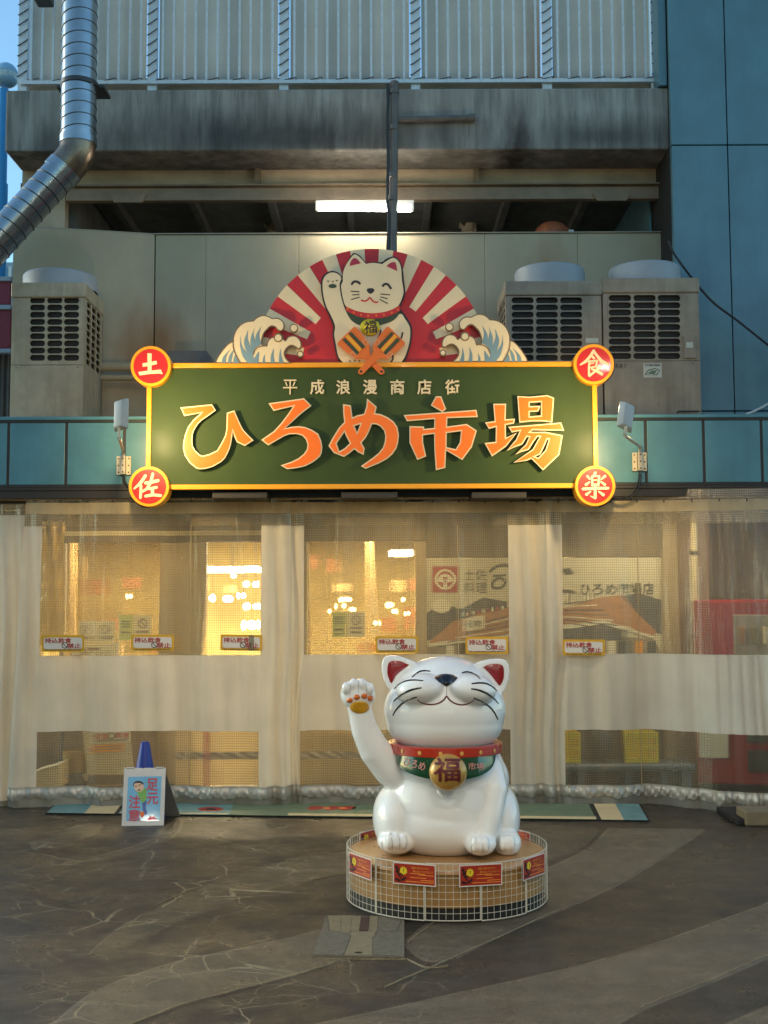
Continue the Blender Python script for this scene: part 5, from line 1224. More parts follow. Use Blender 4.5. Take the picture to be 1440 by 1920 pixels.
def curtain(x0, x1, wins, lows, label, dy, slant=(0,0), flap=(0,0)):
    c_ = thing('vinyl_curtain', label, 'curtain', U((x0+x1)/2,1510,KY+dy), group='vinyl wind curtains across the shop front')
    D = lambda nm, a, b, y0, y1, m_, d=0., **k: drape(nm, a, b, y0, y1, m_, c_, dy+d, slant=slant if (a == x0 and b == x1) else (slant[0] if a == x0 else 0, slant[1] if b == x1 else 0), **k)
    D('netting', x0, x1, YB['net0'], YB['net1'], m_net, .004)
    D('top_hem', x0, x1, YB['net1'], YB['hem1'], m_hemc, -.004)
    D('double_mesh', x0, x1, YB['hem1'], YB['dbl1'], m_net, -.002)
    def row(y0, y1, ws, tag_):
        e = x0
        for a, b in ws:
            if a > e+1: D('side_strip', e, a, y0, y1, m_cloth)
            D(tag_, a, b, y0, y1, m_clear if a > 1300 else m_mesh, .002); e = b
        if e < x1-1: D('side_strip', e, x1, y0, y1, m_cloth)
    row(YB['hem1']+.5, YB['win'], wins, 'upper_window'); row(YB['band'], YB['low'], lows, 'lower_window')
    D('cloth_band', x0, x1, YB['win']-1, YB['band']+1, m_cloth, -.004)
    D('gathered_hem', x0, x1, YB['low']-2, YB['gat'], m_silv, -.002, dx=.006, dz=.008, extra=gather)
    D('bottom_flap', x0, x1, YB['gat']-3, YB['flap'], m_flap, .012, dx=.03, dz=.03, extra=flapf)
    i = x0+20
    while i < x1-10:
        q = U(i, 940, KY); MB().tube([(q.x, fold(q.x,q.z,dy)-.012, q.z+.012), (q.x, fold(q.x,q.z,dy)-.014, q.z-.012)], .006, 6).build('hook', m_rail, c_); i += 49
    return c_
cu0 = thing('vinyl_curtain', 'narrow plain grey curtain end hanging at the left edge', 'curtain', U(10,1510,KY), group='vinyl wind curtains across the shop front')
drape('cloth', -200, 44, 962, 1500, m_cloth, cu0, .05); drape('top_hem', -200, 44, 921, 963, m_net, cu0, .05); drape('bottom_flap', -200, 30, 1499, 1520, m_flap, cu0, .05)
cu1 = curtain(46, 546, [(78,490)], [(75,488)], 'left vinyl curtain with three notices, behind the blue cone sign', -.02, slant=(-.12,0))
cu2 = curtain(546, 1028, [(570,955)], [(563,716),(716,955)], 'middle vinyl curtain behind the white cat statue', 0)
cu3 = curtain(1026, 1520, [(1056,1318),(1318,1520)], [(1055,1310),(1310,1520)], 'right vinyl curtain bulging forward before the red machine', -.016)
MB().tube([(U(46,0,KY).x-.5, KY+.02, zTop-.06), (U(1520,0,KY).x, KY+.02, zTop-.06)], .012, 8).build('curtain_rail', m_rail, cn)
# seams of the windows: welded vertical lines
for x, y0, y1, cu in ((358,985,1228,cu1),(358,1369,1474,cu1),(858,985,1228,cu2),(1196,985,1228,cu3),(1196,1369,1474,cu3)):
    q0 = U(x,y0,KY).z; q1 = U(x,y1,KY).z; xx2 = U(x,1100,KY).x
    MB().tube([(xx2, fold(xx2, q0+(q1-q0)*i/8, -.02)-.004, q0+(q1-q0)*i/8) for i in range(9)], .0035, 5).build('weld_line', m_hemc, cu)
# inner curtain hem in the doorway, behind the left and middle lower windows
ic = thing('inner_curtain', 'second inner curtain with a silver hem inside the doorway', 'curtain', U(440,1470,11.3))
def idr(nm, x0, x1, y0, y1, m_, gath=False):
    Y0 = 11.3; a_, c_ = X(x0,Y0), X(x1,Y0); zt2, zb2 = Zp(y0,Y0), Zp(y1,Y0); nx = int((c_-a_)/.02); vs = []; fs = []; nz = 6
    for i in range(nx+1):
        for j in range(nz+1):
            x = a_+(c_-a_)*i/nx; t = j/nz; y = Y0+.015*math.sin(9*x)+(.02*math.sin(43*x+4*t)*math.sin(math.pi*t) if gath else .006*math.sin(30*x)); vs.append((x,y,zb2+(zt2-zb2)*t))
    for i in range(nx):
        for j in range(nz): fs.append((i*(nz+1)+j,(i+1)*(nz+1)+j,(i+1)*(nz+1)+j+1,i*(nz+1)+j+1))
    MB().add(vs, fs).build(nm, m_, ic, smooth='all')
idr('cloth', 330, 720, 1330, 1408, m_cur2); idr('gathered_hem', 330, 720, 1408, 1422, m_silv, True); idr('lower_cloth', 330, 720, 1422, 1470, m_cur2)
rp = thing('red_post', 'thin red upright inside the doorway behind the left curtain', 'post', U(393,1468,11.2)); MB().tube([(X(393,11.2),11.2,.02),(X(393,11.2),11.2,Zp(1330,11.2))], .018, 8).build('post', m_red, rp); MB().tube([(X(393,11.2),11.2,0),(X(393,11.2),11.2,.02)], .06, 12).build('foot', m_red, rp)
# ---------------------------------------------------------------- notices on the curtains
m_noty = mat('notice_yellow', rgb(214,164,40), .45, var=.06); m_notw = mat('notice_white', rgb(222,214,204), .45, var=.04); m_notr = mat('notice_red', rgb(170,36,30), .5, var=.05)
NT = [(78,158,1191,1222,'no-food notice at the far left, over the plastic drape'), (246,326,1190,1220,'no-food notice beside the greenish papers, middle of the left curtain'), (413,491,1190,1220,'no-food notice in front of the bright open doorway'),
      (704,784,1193,1224,'no-food notice above the left ear of the cat'), (873,953,1194,1226,'no-food notice just right of the cat head, left of the tan strip'), (1055,1134,1199,1229,'no-food notice alone on the right curtain')]
def rrect(x0, x1, y0, y1, r_, n=4):
    out = []
    for cx, cy, a0 in ((x1-r_,y0+r_,-90),(x1-r_,y1-r_,0),(x0+r_,y1-r_,90),(x0+r_,y0+r_,180)):
        for i in range(n+1): a_ = R(a0+90*i/n); out.append((cx+r_*math.cos(a_), cy+r_*math.sin(a_)))
    return out
for x0, x1, y0, y1, lab in NT:
    NY = min(fold(U(x,1200,KY).x, U(720,1210,KY).z, -.02) for x in (x0,(x0+x1)/2,x1)) - .022
    t = thing('curtain_notice', lab, 'notice', U((x0+x1)/2,y1,NY), group='yellow framed notices on the curtains')
    pl_ = cut('plate', [rrect(x0,x1,y0,y1,2.5)], NY, .003, m_noty, t)
    cut('white_field', [rrect(x0+4,x1-4,y0+4.5,y1-5,4)], NY-.0016, .0014, m_notw, t)
    s_ = (x1-x0)/80; cx = lambda v: x0+v*s_
    letter('text', '持込飲食', U(cx(31),y0+10,NY-.003), XX, ZZ, 49*s_*PX(NY), 9.5*PX(NY), m_notr, t, .035)
    letter('text', '禁止', U(cx(61),y0+20,NY-.003), XX, ZZ, 25*s_*PX(NY), 9.5*PX(NY), m_notr, t, .035)
    letter('small_text', 'No outside food or drink allowed', U(cx(40),y0+27.3,NY-.003), XX, ZZ, 66*s_*PX(NY), 2.6*PX(NY), m_ink, t, .02)
    cut('barred_ring', [circle(cx(43.5),y0+19,6.0,n=24), circle(cx(43.5),y0+19,4.6,n=24)[::-1]], NY-.0032, .0012, m_ink, t)
    cut('bar', [stroke([(cx(43.5)-3.6,y0+15.4),(cx(43.5)+3.6,y0+22.6)],1.3,False)], NY-.0028, .0008, m_ink, t)
    t.rotation_euler = (0, R(random.uniform(-1.1,1.1)), 0)
# ================================================================ mats before the curtains
m_mt = mat('mat_teal', rgb(96,136,136), .7, var=.15, vscale=8, streak=.2, scol=rgb(70,110,110), sscale=(1,30,1)); m_mc = mat('mat_cream', rgb(196,180,138), .7, var=.08); m_mg = mat('mat_green', rgb(96,116,92), .7, var=.15, vscale=8); m_mb = mat('mat_black', rgb(26,28,28), .7, var=.1); m_mr = mat('mat_red', rgb(150,48,38), .7, var=.1)
mt = thing('entrance_mat', 'long painted teal mat with cream ends lying under the curtains', 'mat', G(650,1525))
def matpiece(nm, px, m_, z0, z1):
    pts = [G(x,y,z1) for x,y in px]; ring = [(p.x,p.y) for p in pts]
    a_ = sum(ring[k-1][0]*ring[k][1]-ring[k][0]*ring[k-1][1] for k in range(len(ring)))
    if a_ < 0: ring = ring[::-1]
    n = len(ring); tri = geometry.tessellate_polygon([[Vector((x,y,0)) for x,y in ring]]); fs = []
    for t in tri:
        p0,p1,p2 = (ring[k] for k in t); fs.append(tuple(t) if (p1[0]-p0[0])*(p2[1]-p0[1])-(p2[0]-p0[0])*(p1[1]-p0[1]) > 0 else tuple(t[::-1]))
    fs += [(i,i+n,(i+1)%n+n,(i+1)%n) for i in range(n)]
    return MB().add([(x,y,z1) for x,y in ring]+[(x,y,z0) for x,y in ring], fs).build(nm, m_, mt)
N_ = lambda x: 1523.5+(x-85)*(14/1133)          # near edge
F_ = lambda x: 1503 + (x-85)*(4/1133)
def band_(x0, x1): return [(x0, N_(x0)), (x1, N_(x1)), (x1-(x1-700)*.035, F_(x1)), (x0-(x0-700)*.035, F_(x0))]
matpiece('base', band_(85,1219), m_mb, .0, .014)
matpiece('blue_end', band_(88,158), m_mt, .0142, .0165); matpiece('cream_band', band_(158,214), m_mc, .0142, .0165); matpiece('teal_field', band_(222,430), m_mt, .0142, .0165)
matpiece('green_field', band_(430,1118), m_mg, .0142, .0165); matpiece('cream_band', band_(1128,1170), m_mc, .0142, .0165); matpiece('blue_end', band_(1170,1215), m_mt, .0142, .0165)
matpiece('pale_stripe', [(540,N_(540)-.5),(1118,N_(1118)-.5),(1118,N_(1118)-5),(540,N_(540)-4.5)], m_mc, .0166, .0175)
matpiece('pale_stripe', [(224,N_(224)-1),(428,N_(428)-1),(428,N_(428)-3),(224,N_(224)-3)], m_mc, .0166, .0175)
matpiece('red_crab', circle(395,1517,24,4,16), m_mr, .0166, .018); matpiece('crab_eye', circle(395,1517,10,1.8,10), m_mb, .0181, .019)
for x in (592, 625, 652, 676): matpiece('red_flame', smooth_ring([(x-16,1516),(x-4,1511),(x+16,1513),(x+10,1517),(x-6,1519)],3), m_mr if x < 670 else m_mg, .0166, .018); 
for x in (612, 642): matpiece('flame_core', circle(x,1515,8,1.6,10), m_oran, .0181, .019)
# stone block at the right foot
m_blkst = mat('kerb_block', rgb(126,112,86), .85, var=.2, vscale=10, bump=.3)
kb = thing('kerb_block', 'rough stone block under the curtain at the far right', 'kerb', U(1425,1545,9.35))
p = G(1398,1549); MB().bbox(p.x, p.x+.6, p.y, p.y+.25, 0, .115, .012).build('block', m_blkst, kb)
MB().bbox(p.x-.06, p.x+.6, p.y+.02, p.y+.6, 0, .05, .01).build('footing', m_dark, kb)
# ================================================================ the cat statue
m_glz = mat('white_glazed_paint', rgb(237,238,236), .4, var=.03, vscale=2, coat=1.0, spec=.05)
m_glz.node_tree.nodes['Principled BSDF'].inputs['Coat Roughness'].default_value = .03
m_cred = mat('collar_red', rgb(176,48,26), .28, var=.05, coat=.6); m_cgrn = mat('bib_green_gloss', rgb(14,66,38), .2, var=.08, coat=.8)
m_bell = mat('bell_gold', rgb(184,142,66), .34, metal=.25, var=.12, vscale=9, coat=.4); m_dred = mat('bell_sign_red', rgb(96,30,34), .4, var=.05); m_gpk = mat('bib_writing', rgb(196,132,122), .5, var=.05)
m_nose = mat('nose_black', rgb(24,20,18), .2, var=0, coat=.6); m_ear = mat('ear_dark_red', rgb(140,24,30), .25, var=.05, coat=.5); m_pado = mat('pad_orange', rgb(216,112,40), .35, var=.06, coat=.4); m_pady = mat('pad_yellow', rgb(206,152,24), .35, var=.06, coat=.4); m_dot = mat('collar_dot', rgb(216,160,84), .4, var=.04)
PCX, PCY_, PZ = U(837,1600,7.12).x, 7.12, .285
cat = thing('cat_statue', 'big glossy white beckoning cat statue with one paw raised', 'statue', (PCX, 7.10, PZ))
b = MB()
def E(px, py, Y, rx, ry, rz, rot=None, n=96, m=60): Y += .12; b.ellipsoid(U(px,py,Y), rx*PX(Y), ry, rz*PX(Y), n, m, rot)
# head: broad, tipped back
E(834,1330,6.98, 113,.335,82); E(834,1308,6.99, 99,.31,77); E(834,1352,6.98, 109,.325,66)
# muzzle
rm_ = Matrix.Rotation(R(-8),3,'Y'); rn_ = Matrix.Rotation(R(8),3,'Y')
E(788,1291,6.74, 46,.14,28, rm_); E(884,1292,6.74, 46,.14,28, rn_)
# torso, thighs, paws
E(836,1500,7.05, 116,.37,112); E(832,1535,6.99, 112,.31,70); E(838,1440,7.03, 106,.33,70)
E(741,1532,6.99, 42,.25,62); E(944,1530,7.10, 30,.24,56)
E(744,1575,6.84, 37,.13,25); E(950,1579,6.90, 27,.13,25)
def limb(pts):
    for (p, q) in zip(pts[:-1], pts[1:]):
        n_ = 16
        for i in range(n_+1):
            t = i/n_; v = [p[k]+(q[k]-p[k])*t for k in range(4)]; v[2] += .12; r_ = v[3]*PX(v[2]); b.ellipsoid(U(v[0],v[1],v[2]), r_, r_, r_, 36, 22)
E(850,1460,7.02, 103,.31,72); limb([(912,1445,6.92,32), (924,1480,6.83,27), (917,1530,6.775,24), (906,1575,6.75,22)])
E(900,1581,6.735, 30,.105,22)
limb([(762,1462,6.95,36), (733,1440,6.92,34), (703,1408,6.88,29), (684,1370,6.86,25), (675,1335,6.85,22.5), (671,1310,6.84,24)])
E(671,1302,6.84, 33,.095,29)
for dx, dy in ((-22,-12),(-8,-19),(8,-19),(22,-11)): E(671+dx,1302+dy,6.775, 9,.035,12, None, 28, 18)
for cx, cy, Y, w_ in ((743,1577,6.722,12),(900,1583,6.642,10),(950,1581,6.785,9)):
    for k in (-1.1,0,1.1): E(cx+k*w_,cy,Y, w_*.62,.04,15, None, 28, 18)
# ears: thick rounded triangles
ch = Crop(700,1210,.1875)
earL = [(165,440),(105,340),(84,240),(92,150),(125,108),(220,100),(330,130),(428,175),(430,300),(280,440)]
earR = [(1290,475),(1335,390),(1358,290),(1350,200),(1318,145),(1220,132),(1120,148),(1018,190),(1050,330),(1170,470)]
for e in (earL, earR):
    pl_ = plane([smooth_ring(ch(e),4)], 7.05); b.prism(pl_, 7.02, 7.11)
raw = b.build('raw', m_glz)
md = raw.modifiers.new('r', 'REMESH'); md.mode = 'VOXEL'; md.voxel_size = .0075; md.use_smooth_shade = True
ms = raw.modifiers.new('s', 'SMOOTH'); ms.factor = .5; ms.iterations = 12
dg = bpy.context.evaluated_depsgraph_get(); me = bpy.data.meshes.new_from_object(raw.evaluated_get(dg)); bpy.data.objects.remove(raw)
# level the soles on the plinth
for v in me.vertices:
    if v.co.z < PZ: v.co.z = PZ
bvh = BVHTree.FromPolygons([v.co.copy() for v in me.vertices], [tuple(p.vertices) for p in me.polygons])
I = wmat(cat).inverted(); me.transform(I); me.update(); me.name = 'body'
me.polygons.foreach_set('use_smooth', [True]*len(me.polygons))
body = link('body', me, cat, m_glz)
def hit(px, py, tree=bvh):
    d = ray(px, py).normalized(); r_ = tree.ray_cast(CAMLOC, d)
    return (r_[0], r_[1]) if r_[0] is not None else (None, None)
def decal(name, ring, m_, parent, off=.003, bulge=0., grid=6., tree=bvh, extra_=None):
    """a thin painted or moulded piece that follows the statue's surface inside the ring (pixels)"""
    xs = [p[0] for p in ring]; ys = [p[1] for p in ring]; n = len(ring)
    pts = [Vector(p) for p in ring]
    def inside(x, y):
        c = False
        for i in range(n):
            x1,y1 = ring[i-1]; x2,y2 = ring[i]
            if (y1 > y) != (y2 > y) and x < (x2-x1)*(y-y1)/(y2-y1)+x1: c = not c
        return c
    def dist(x, y):
        p = Vector((x,y)); best = 1e9
        for i in range(n):
            a_, c_ = Vector(ring[i-1]), Vector(ring[i]); e = c_-a_; t = max(0, min(1, (p-a_).dot(e)/max(1e-9, e.length_squared))); best = min(best, (p-a_-e*t).length)
        return best
    y = min(ys)+grid*.5
    while y < max(ys):
        x = min(xs)+grid*.5
        while x < max(xs):
            if inside(x, y) and dist(x, y) > grid*.4: pts.append(Vector((x,y)))
            x += grid
        y += grid
    r_ = geometry.delaunay_2d_cdt(pts, [], [list(range(n))], 1, 1e-5)
    P2, F2 = r_[0], r_[2]; vs = []; mxd = max(1e-6, max(dist(*p) for p in P2))
    last = None
    for p in P2:
        h, nn = hit(p.x, p.y, tree)
        if h is None: h, nn = last if last else (U(p.x,p.y,6.95), Vector((0,-1,0)))
        last = (h, nn)
        toC = (CAMLOC-h).normalized(); k = (dist(p.x,p.y)/mxd)
        vs.append(h + toC*(off + bulge*math.sqrt(max(0,1-(1-k)**2))))
    fs = []
    for f in F2:
        a_, c_, e = (vs[i] for i in f[:3]); nn = (c_-a_).cross(e-a_)
        fs.append(tuple(f) if nn.dot(CAMLOC-a_) > 0 else tuple(f[::-1]))
    # give it an edge
    k0 = len(vs); ed = {}
    for f in fs:
        for i in range(len(f)): ed[(f[i], f[(i+1)%len(f)])] = 1
    bd = [e for e in ed if (e[1],e[0]) not in ed]; back = {}
    for e in bd:
        for i in e:
            if i not in back: back[i] = len(vs); vs.append(vs[i] - (CAMLOC-vs[i]).normalized()*(off+.004))
    fs += [(e[1], e[0], back[e[0]], back[e[1]]) for e in bd]
    return MB().add(vs, fs).build(name, m_, parent, smooth=True)
def line3(name, px, m_, parent, r0, tree=bvh, off=.0):
    pts = []; last = None
    for x, y in smooth_line(px, 7):
        h, nn = hit(x, y, tree)
        if h is not None:
            if last is None or (h-last).length < .4: pts.append(h + (CAMLOC-h).normalized()*off); last = h
    n = len(pts)
    return MB().tube(pts, [r0*(.45+.55*math.sin(math.pi*min(1,max(0,(i+.6)/n)))**.5) for i in range(n)], 8).build(name, m_, parent, smooth='all')
# ears, eyes, nose, whiskers, mouth
decal('inner_ear', smooth_ring(ch([(140,270),(150,185),(185,157),(270,158),(358,195),(358,195),(300,240),(230,300),(183,378),(155,330)]),4), m_ear, cat, .004, .006, 5)
decal('inner_ear', smooth_ring(ch([(1098,218),(1098,218),(1150,192),(1230,185),(1290,200),(1307,260),(1300,340),(1268,400),(1240,380),(1170,290)]),4), m_ear, cat, .004, .006, 5)
line3('eye', ch([(388,322),(420,290),(470,262),(520,255),(570,260)]), m_nose, cat, .0062)
line3('eye', ch([(885,275),(935,267),(990,280),(1035,305),(1070,338)]), m_nose, cat, .0062)
decal('nose', smooth_ring(ch([(612,325),(612,325),(640,297),(720,284),(800,294),(843,325),(843,325),(800,368),(732,412),(732,412),(665,370)]),4), m_nose, cat, .006, .016, 4)
for p in ([(210,437),(260,390),(330,357),(410,348),(500,355)], [(205,560),(250,515),(320,470),(400,440),(483,425)], [(195,703),(225,650),(280,590),(350,545),(437,516)],
          [(982,385),(1050,377),(1120,382),(1180,408),(1237,457)], [(978,435),(1050,447),(1130,478),(1195,522),(1250,583)], [(1003,525),(1080,560),(1150,605),(1205,665),(1244,742)]):
    line3('whisker', ch(p), m_nose, cat, .0062)
line3('mouth', ch([(440,545),(490,578),(570,592),(650,580),(705,545),(733,512),(765,548),(820,582),(890,595),(960,578),(1008,545)]), m_dred, cat, .0052)
line3('philtrum', ch([(733,412),(733,460),(733,512)]), mat('crease_shade', rgb(168,172,170), .3), cat, .003)
# paw pads
cp = Crop(620,1260,160/1396)
for x, y, rx_, ry_ in ((310,465,54,43),(427,412,54,47),(552,395,53,47),(655,433,52,50)): decal('toe_pad', cp(circle(x,y,rx_,ry_,18)), m_pado, cat, .003, .010, 3)
decal('paw_pad', cp(circle(475,578,162,102,26)), m_pady, cat, .003, .012, 4)
m_crease = mat('crease_shade', rgb(168,172,170), .3)  # grey lines painted to stand in for the shade in the creases
for p in ([(655,1302),(657,1288),(656,1279)],[(672,1299),(672,1285),(671,1276)],[(688,1302),(687,1289),(685,1281)],[(735.5,1594),(735.5,1580),(734,1570)],[(748,1594),(750,1580),(748,1570)],[(718,1592),(716,1582),(718,1574)],[(885,1600),(884,1590),(887,1582)],[(906,1601),(905,1590),(906,1583)]): line3('toe_crease_shade', p, m_crease, cat, .0022)
# collar: a ring round the neck, bib, bell
cz = U(834,1399,7.10).z; nr = 100*PX(7.10)
cb_ = MB().lathe([(nr-.03,-.030),(nr+.014,-.030),(nr+.020,-.024),(nr+.020,.022),(nr+.014,.028),(nr-.03,.028)], (U(834,1402,7.10).x, 7.10, cz), 64)
rx_ = Matrix.Rotation(R(0),4,'X')
collar = cb_.build('collar', m_cred, cat, smooth=True)
ccx = U(834,1402,7.10).x
for px in (751.5,783,820.5,859.5,895,922.5):
    xx2 = (px-834)*PX(6.87); an = math.asin(max(-.99,min(.99, xx2/(nr+.021))))
    c_ = Vector((ccx+(nr+.021)*math.sin(an), 7.10-(nr+.021)*math.cos(an), cz-.002)); n_ = Vector((math.sin(an),-math.cos(an),0)); t_ = Vector((math.cos(an),math.sin(an),0))
    ring_ = [c_+n_*.002+t_*.0115*math.cos(2*math.pi*i/14)+ZZ*.0125*math.sin(2*math.pi*i/14) for i in range(14)]
    MB().add(ring_+[c_+n_*.004], [(i,(i+1)%14,14) for i in range(14)]).build('stud', m_dot, collar, smooth='all')
# bib: a moulded skirt under the collar, cut from a cone that hugs the chest
cbib = Crop(720,1380,1/6)
bibr = smooth_ring(cbib([(126,150),(126,150),(400,200),(700,225),(1000,205),(1258,165),(1258,165),(1255,250),(1225,340),(1170,400),(1060,455),(900,490),(700,505),(500,480),(340,440),(200,375),(140,300)]),3)
# depth of the bib: in front of chest and collar both
bt = [v.co.copy() for v in me.vertices]
W_ = wmat(cat); vsW = [W_ @ v for v in bt]; fsW = [tuple(p.vertices) for p in me.polygons]
skirt = MB().lathe([(nr+.012,cz+.02),(nr+.012,cz-.03),(nr+.02,cz-.08),(nr+.035,cz-.2)], (ccx, 7.10, 0), 48)
k_ = len(vsW); tree2 = BVHTree.FromPolygons(skirt.v, skirt.f)
bib = decal('bib', bibr, m_cgrn, cat, .004, .004, 5, tree2)
def treeof(o):
    Wm = wmat(o); return BVHTree.FromPolygons([Wm @ v.co for v in o.data.vertices], [tuple(p.vertices) for p in o.data.polygons])
bc_ = U(840,1448,6.72)
bellb = MB().ellipsoid(bc_, 35*PX(6.75), .075, 33.5*PX(6.75), 36, 22); bell = bellb.build('bell', m_bell, cat, smooth='all')
tb_ = treeof(bib); tbl = treeof(bell)
def textdecal(name, s_, cx, cy, w_, h_, m_, parent, tree, tilt=0., bold=.01, off=.002):
    vs, ts = text_tris(s_, bold); out = []; last = None
    vs, ts = list(vs), list(ts)
    for _ in range(3):
        mid = {}; nt_ = []
        def mp_(a, c):
            k = (min(a,c), max(a,c))
            if k not in mid: mid[k] = len(vs); vs.append((vs[a]+vs[c])/2)
            return mid[k]
        for (a, c, e) in ts:
            if max((vs[a]-vs[c]).length, (vs[c]-vs[e]).length, (vs[e]-vs[a]).length) < .12: nt_.append((a,c,e)); continue
            ab, ce, ea = mp_(a,c), mp_(c,e), mp_(e,a); nt_ += [(a,ab,ea),(ab,c,ce),(ea,ce,e),(ab,ce,ea)]
        ts = nt_
    for v in vs:
        x = v.x*w_; y = -v.y*h_; X_ = cx + x*math.cos(tilt)-y*math.sin(tilt); Y_ = cy + x*math.sin(tilt)+y*math.cos(tilt)
        h, nn = hit(X_, Y_, tree)
        if h is None: h = last or U(X_,Y_,6.6)
        last = h; out.append(h + (CAMLOC-h).normalized()*(off+v.z))
    return MB().add(out, ts).build(name, m_, parent)
textdecal('bib_text', 'ひろめ', 777, 1432.5, 42, 16, m_gpk, bib, tb_, R(16), .012, .003)
textdecal('bib_text', '市場', 893, 1437, 30, 14, m_gpk, bib, tb_, R(2), .012, .003)
textdecal('bell_character', '福', 838.5, 1443, 49, 44, m_dred, bell, tbl, 0, .03, .003)
# ---------------------------------------------------------------- plinth
m_ply = mat('varnished_plywood', rgb(176,130,78), .3, var=.14, vscale=3, streak=.3, scol=rgb(130,90,52), sscale=(2,14,2), coat=.35); m_drum = mat('brown_drum', rgb(158,118,64), .5, var=.16, vscale=3, streak=.3, scol=rgb(110,80,46), sscale=(10,10,.8))
m_skirt = mat('black_skirt', (.008,.008,.008), .6, var=0)
pl2 = thing('round_plinth', 'round brown plinth with black foot under the white cat', 'plinth', (PCX, PCY_, 0))
MB().lathe([(0,.284),(.578,.284),(.583,.278),(.583,.266),(.578,.261),(.0,.261)], (PCX,PCY_,0), 64).build('top', m_ply, pl2, smooth=True)
MB().lathe([(.572,.2605),(.572,.086),(0,.086)], (PCX,PCY_,0), 64).build('drum', m_drum, pl2, smooth=True)
MB().lathe([(.56,.0855),(.56,.0),(0,0)], (PCX,PCY_,0), 64).build('black_foot', m_skirt, pl2, smooth=True)
# ---------------------------------------------------------------- wire fence round the plinth: twelve panels
m_wire = mat('white_wire', rgb(200,196,182), .4, var=.05)
wf = thing('wire_guard', 'ring of white wire grid panels around the plinth', 'wire fence', (PCX, PCY_, .02))
FR = .594; half = R(15)
def facet(k):
    a0 = R(-44.6+30*k); a1 = a0+R(30)
    P = lambda a: Vector((PCX+FR*math.sin(a), PCY_-FR*math.cos(a), 0)); return P(a0), P(a1)
for k in range(12):
    p0, p1 = facet(k); b = MB(); z0, z1 = .022+.003*math.sin(k*2.3), .324+.003*math.sin(k*1.7)
    a0 = R(-44.6+30*k)
    AP = lambda t: Vector((PCX+FR*math.sin(a0+R(30)*t), PCY_-FR*math.cos(a0+R(30)*t), 0))
    d_ = (p1-p0); n_ = Vector((d_.y,-d_.x,0)).normalized()
    for i in range(9):
        p = AP(i/8 if 0 < i < 8 else (.012 if i == 0 else .988)); w_ = .0014 if 0 < i < 8 else .0032
        jx = d_.normalized()*random.uniform(-.002,.002) if 0 < i < 8 else Vector((0,0,0))
        b.tube([p+ZZ*z0, p+jx+ZZ*((z0+z1)/2), p+ZZ*z1], w_, 5)
    for j in range(9):
        z = z0+(z1-z0)*j/8; w_ = .0014 if 0 < j < 8 else .0032
        b.tube([AP(.012+.976*q/6)+ZZ*z-n_*.002 for q in range(7)], w_, 5)
    b.build('wire_panel', m_wire, wf)
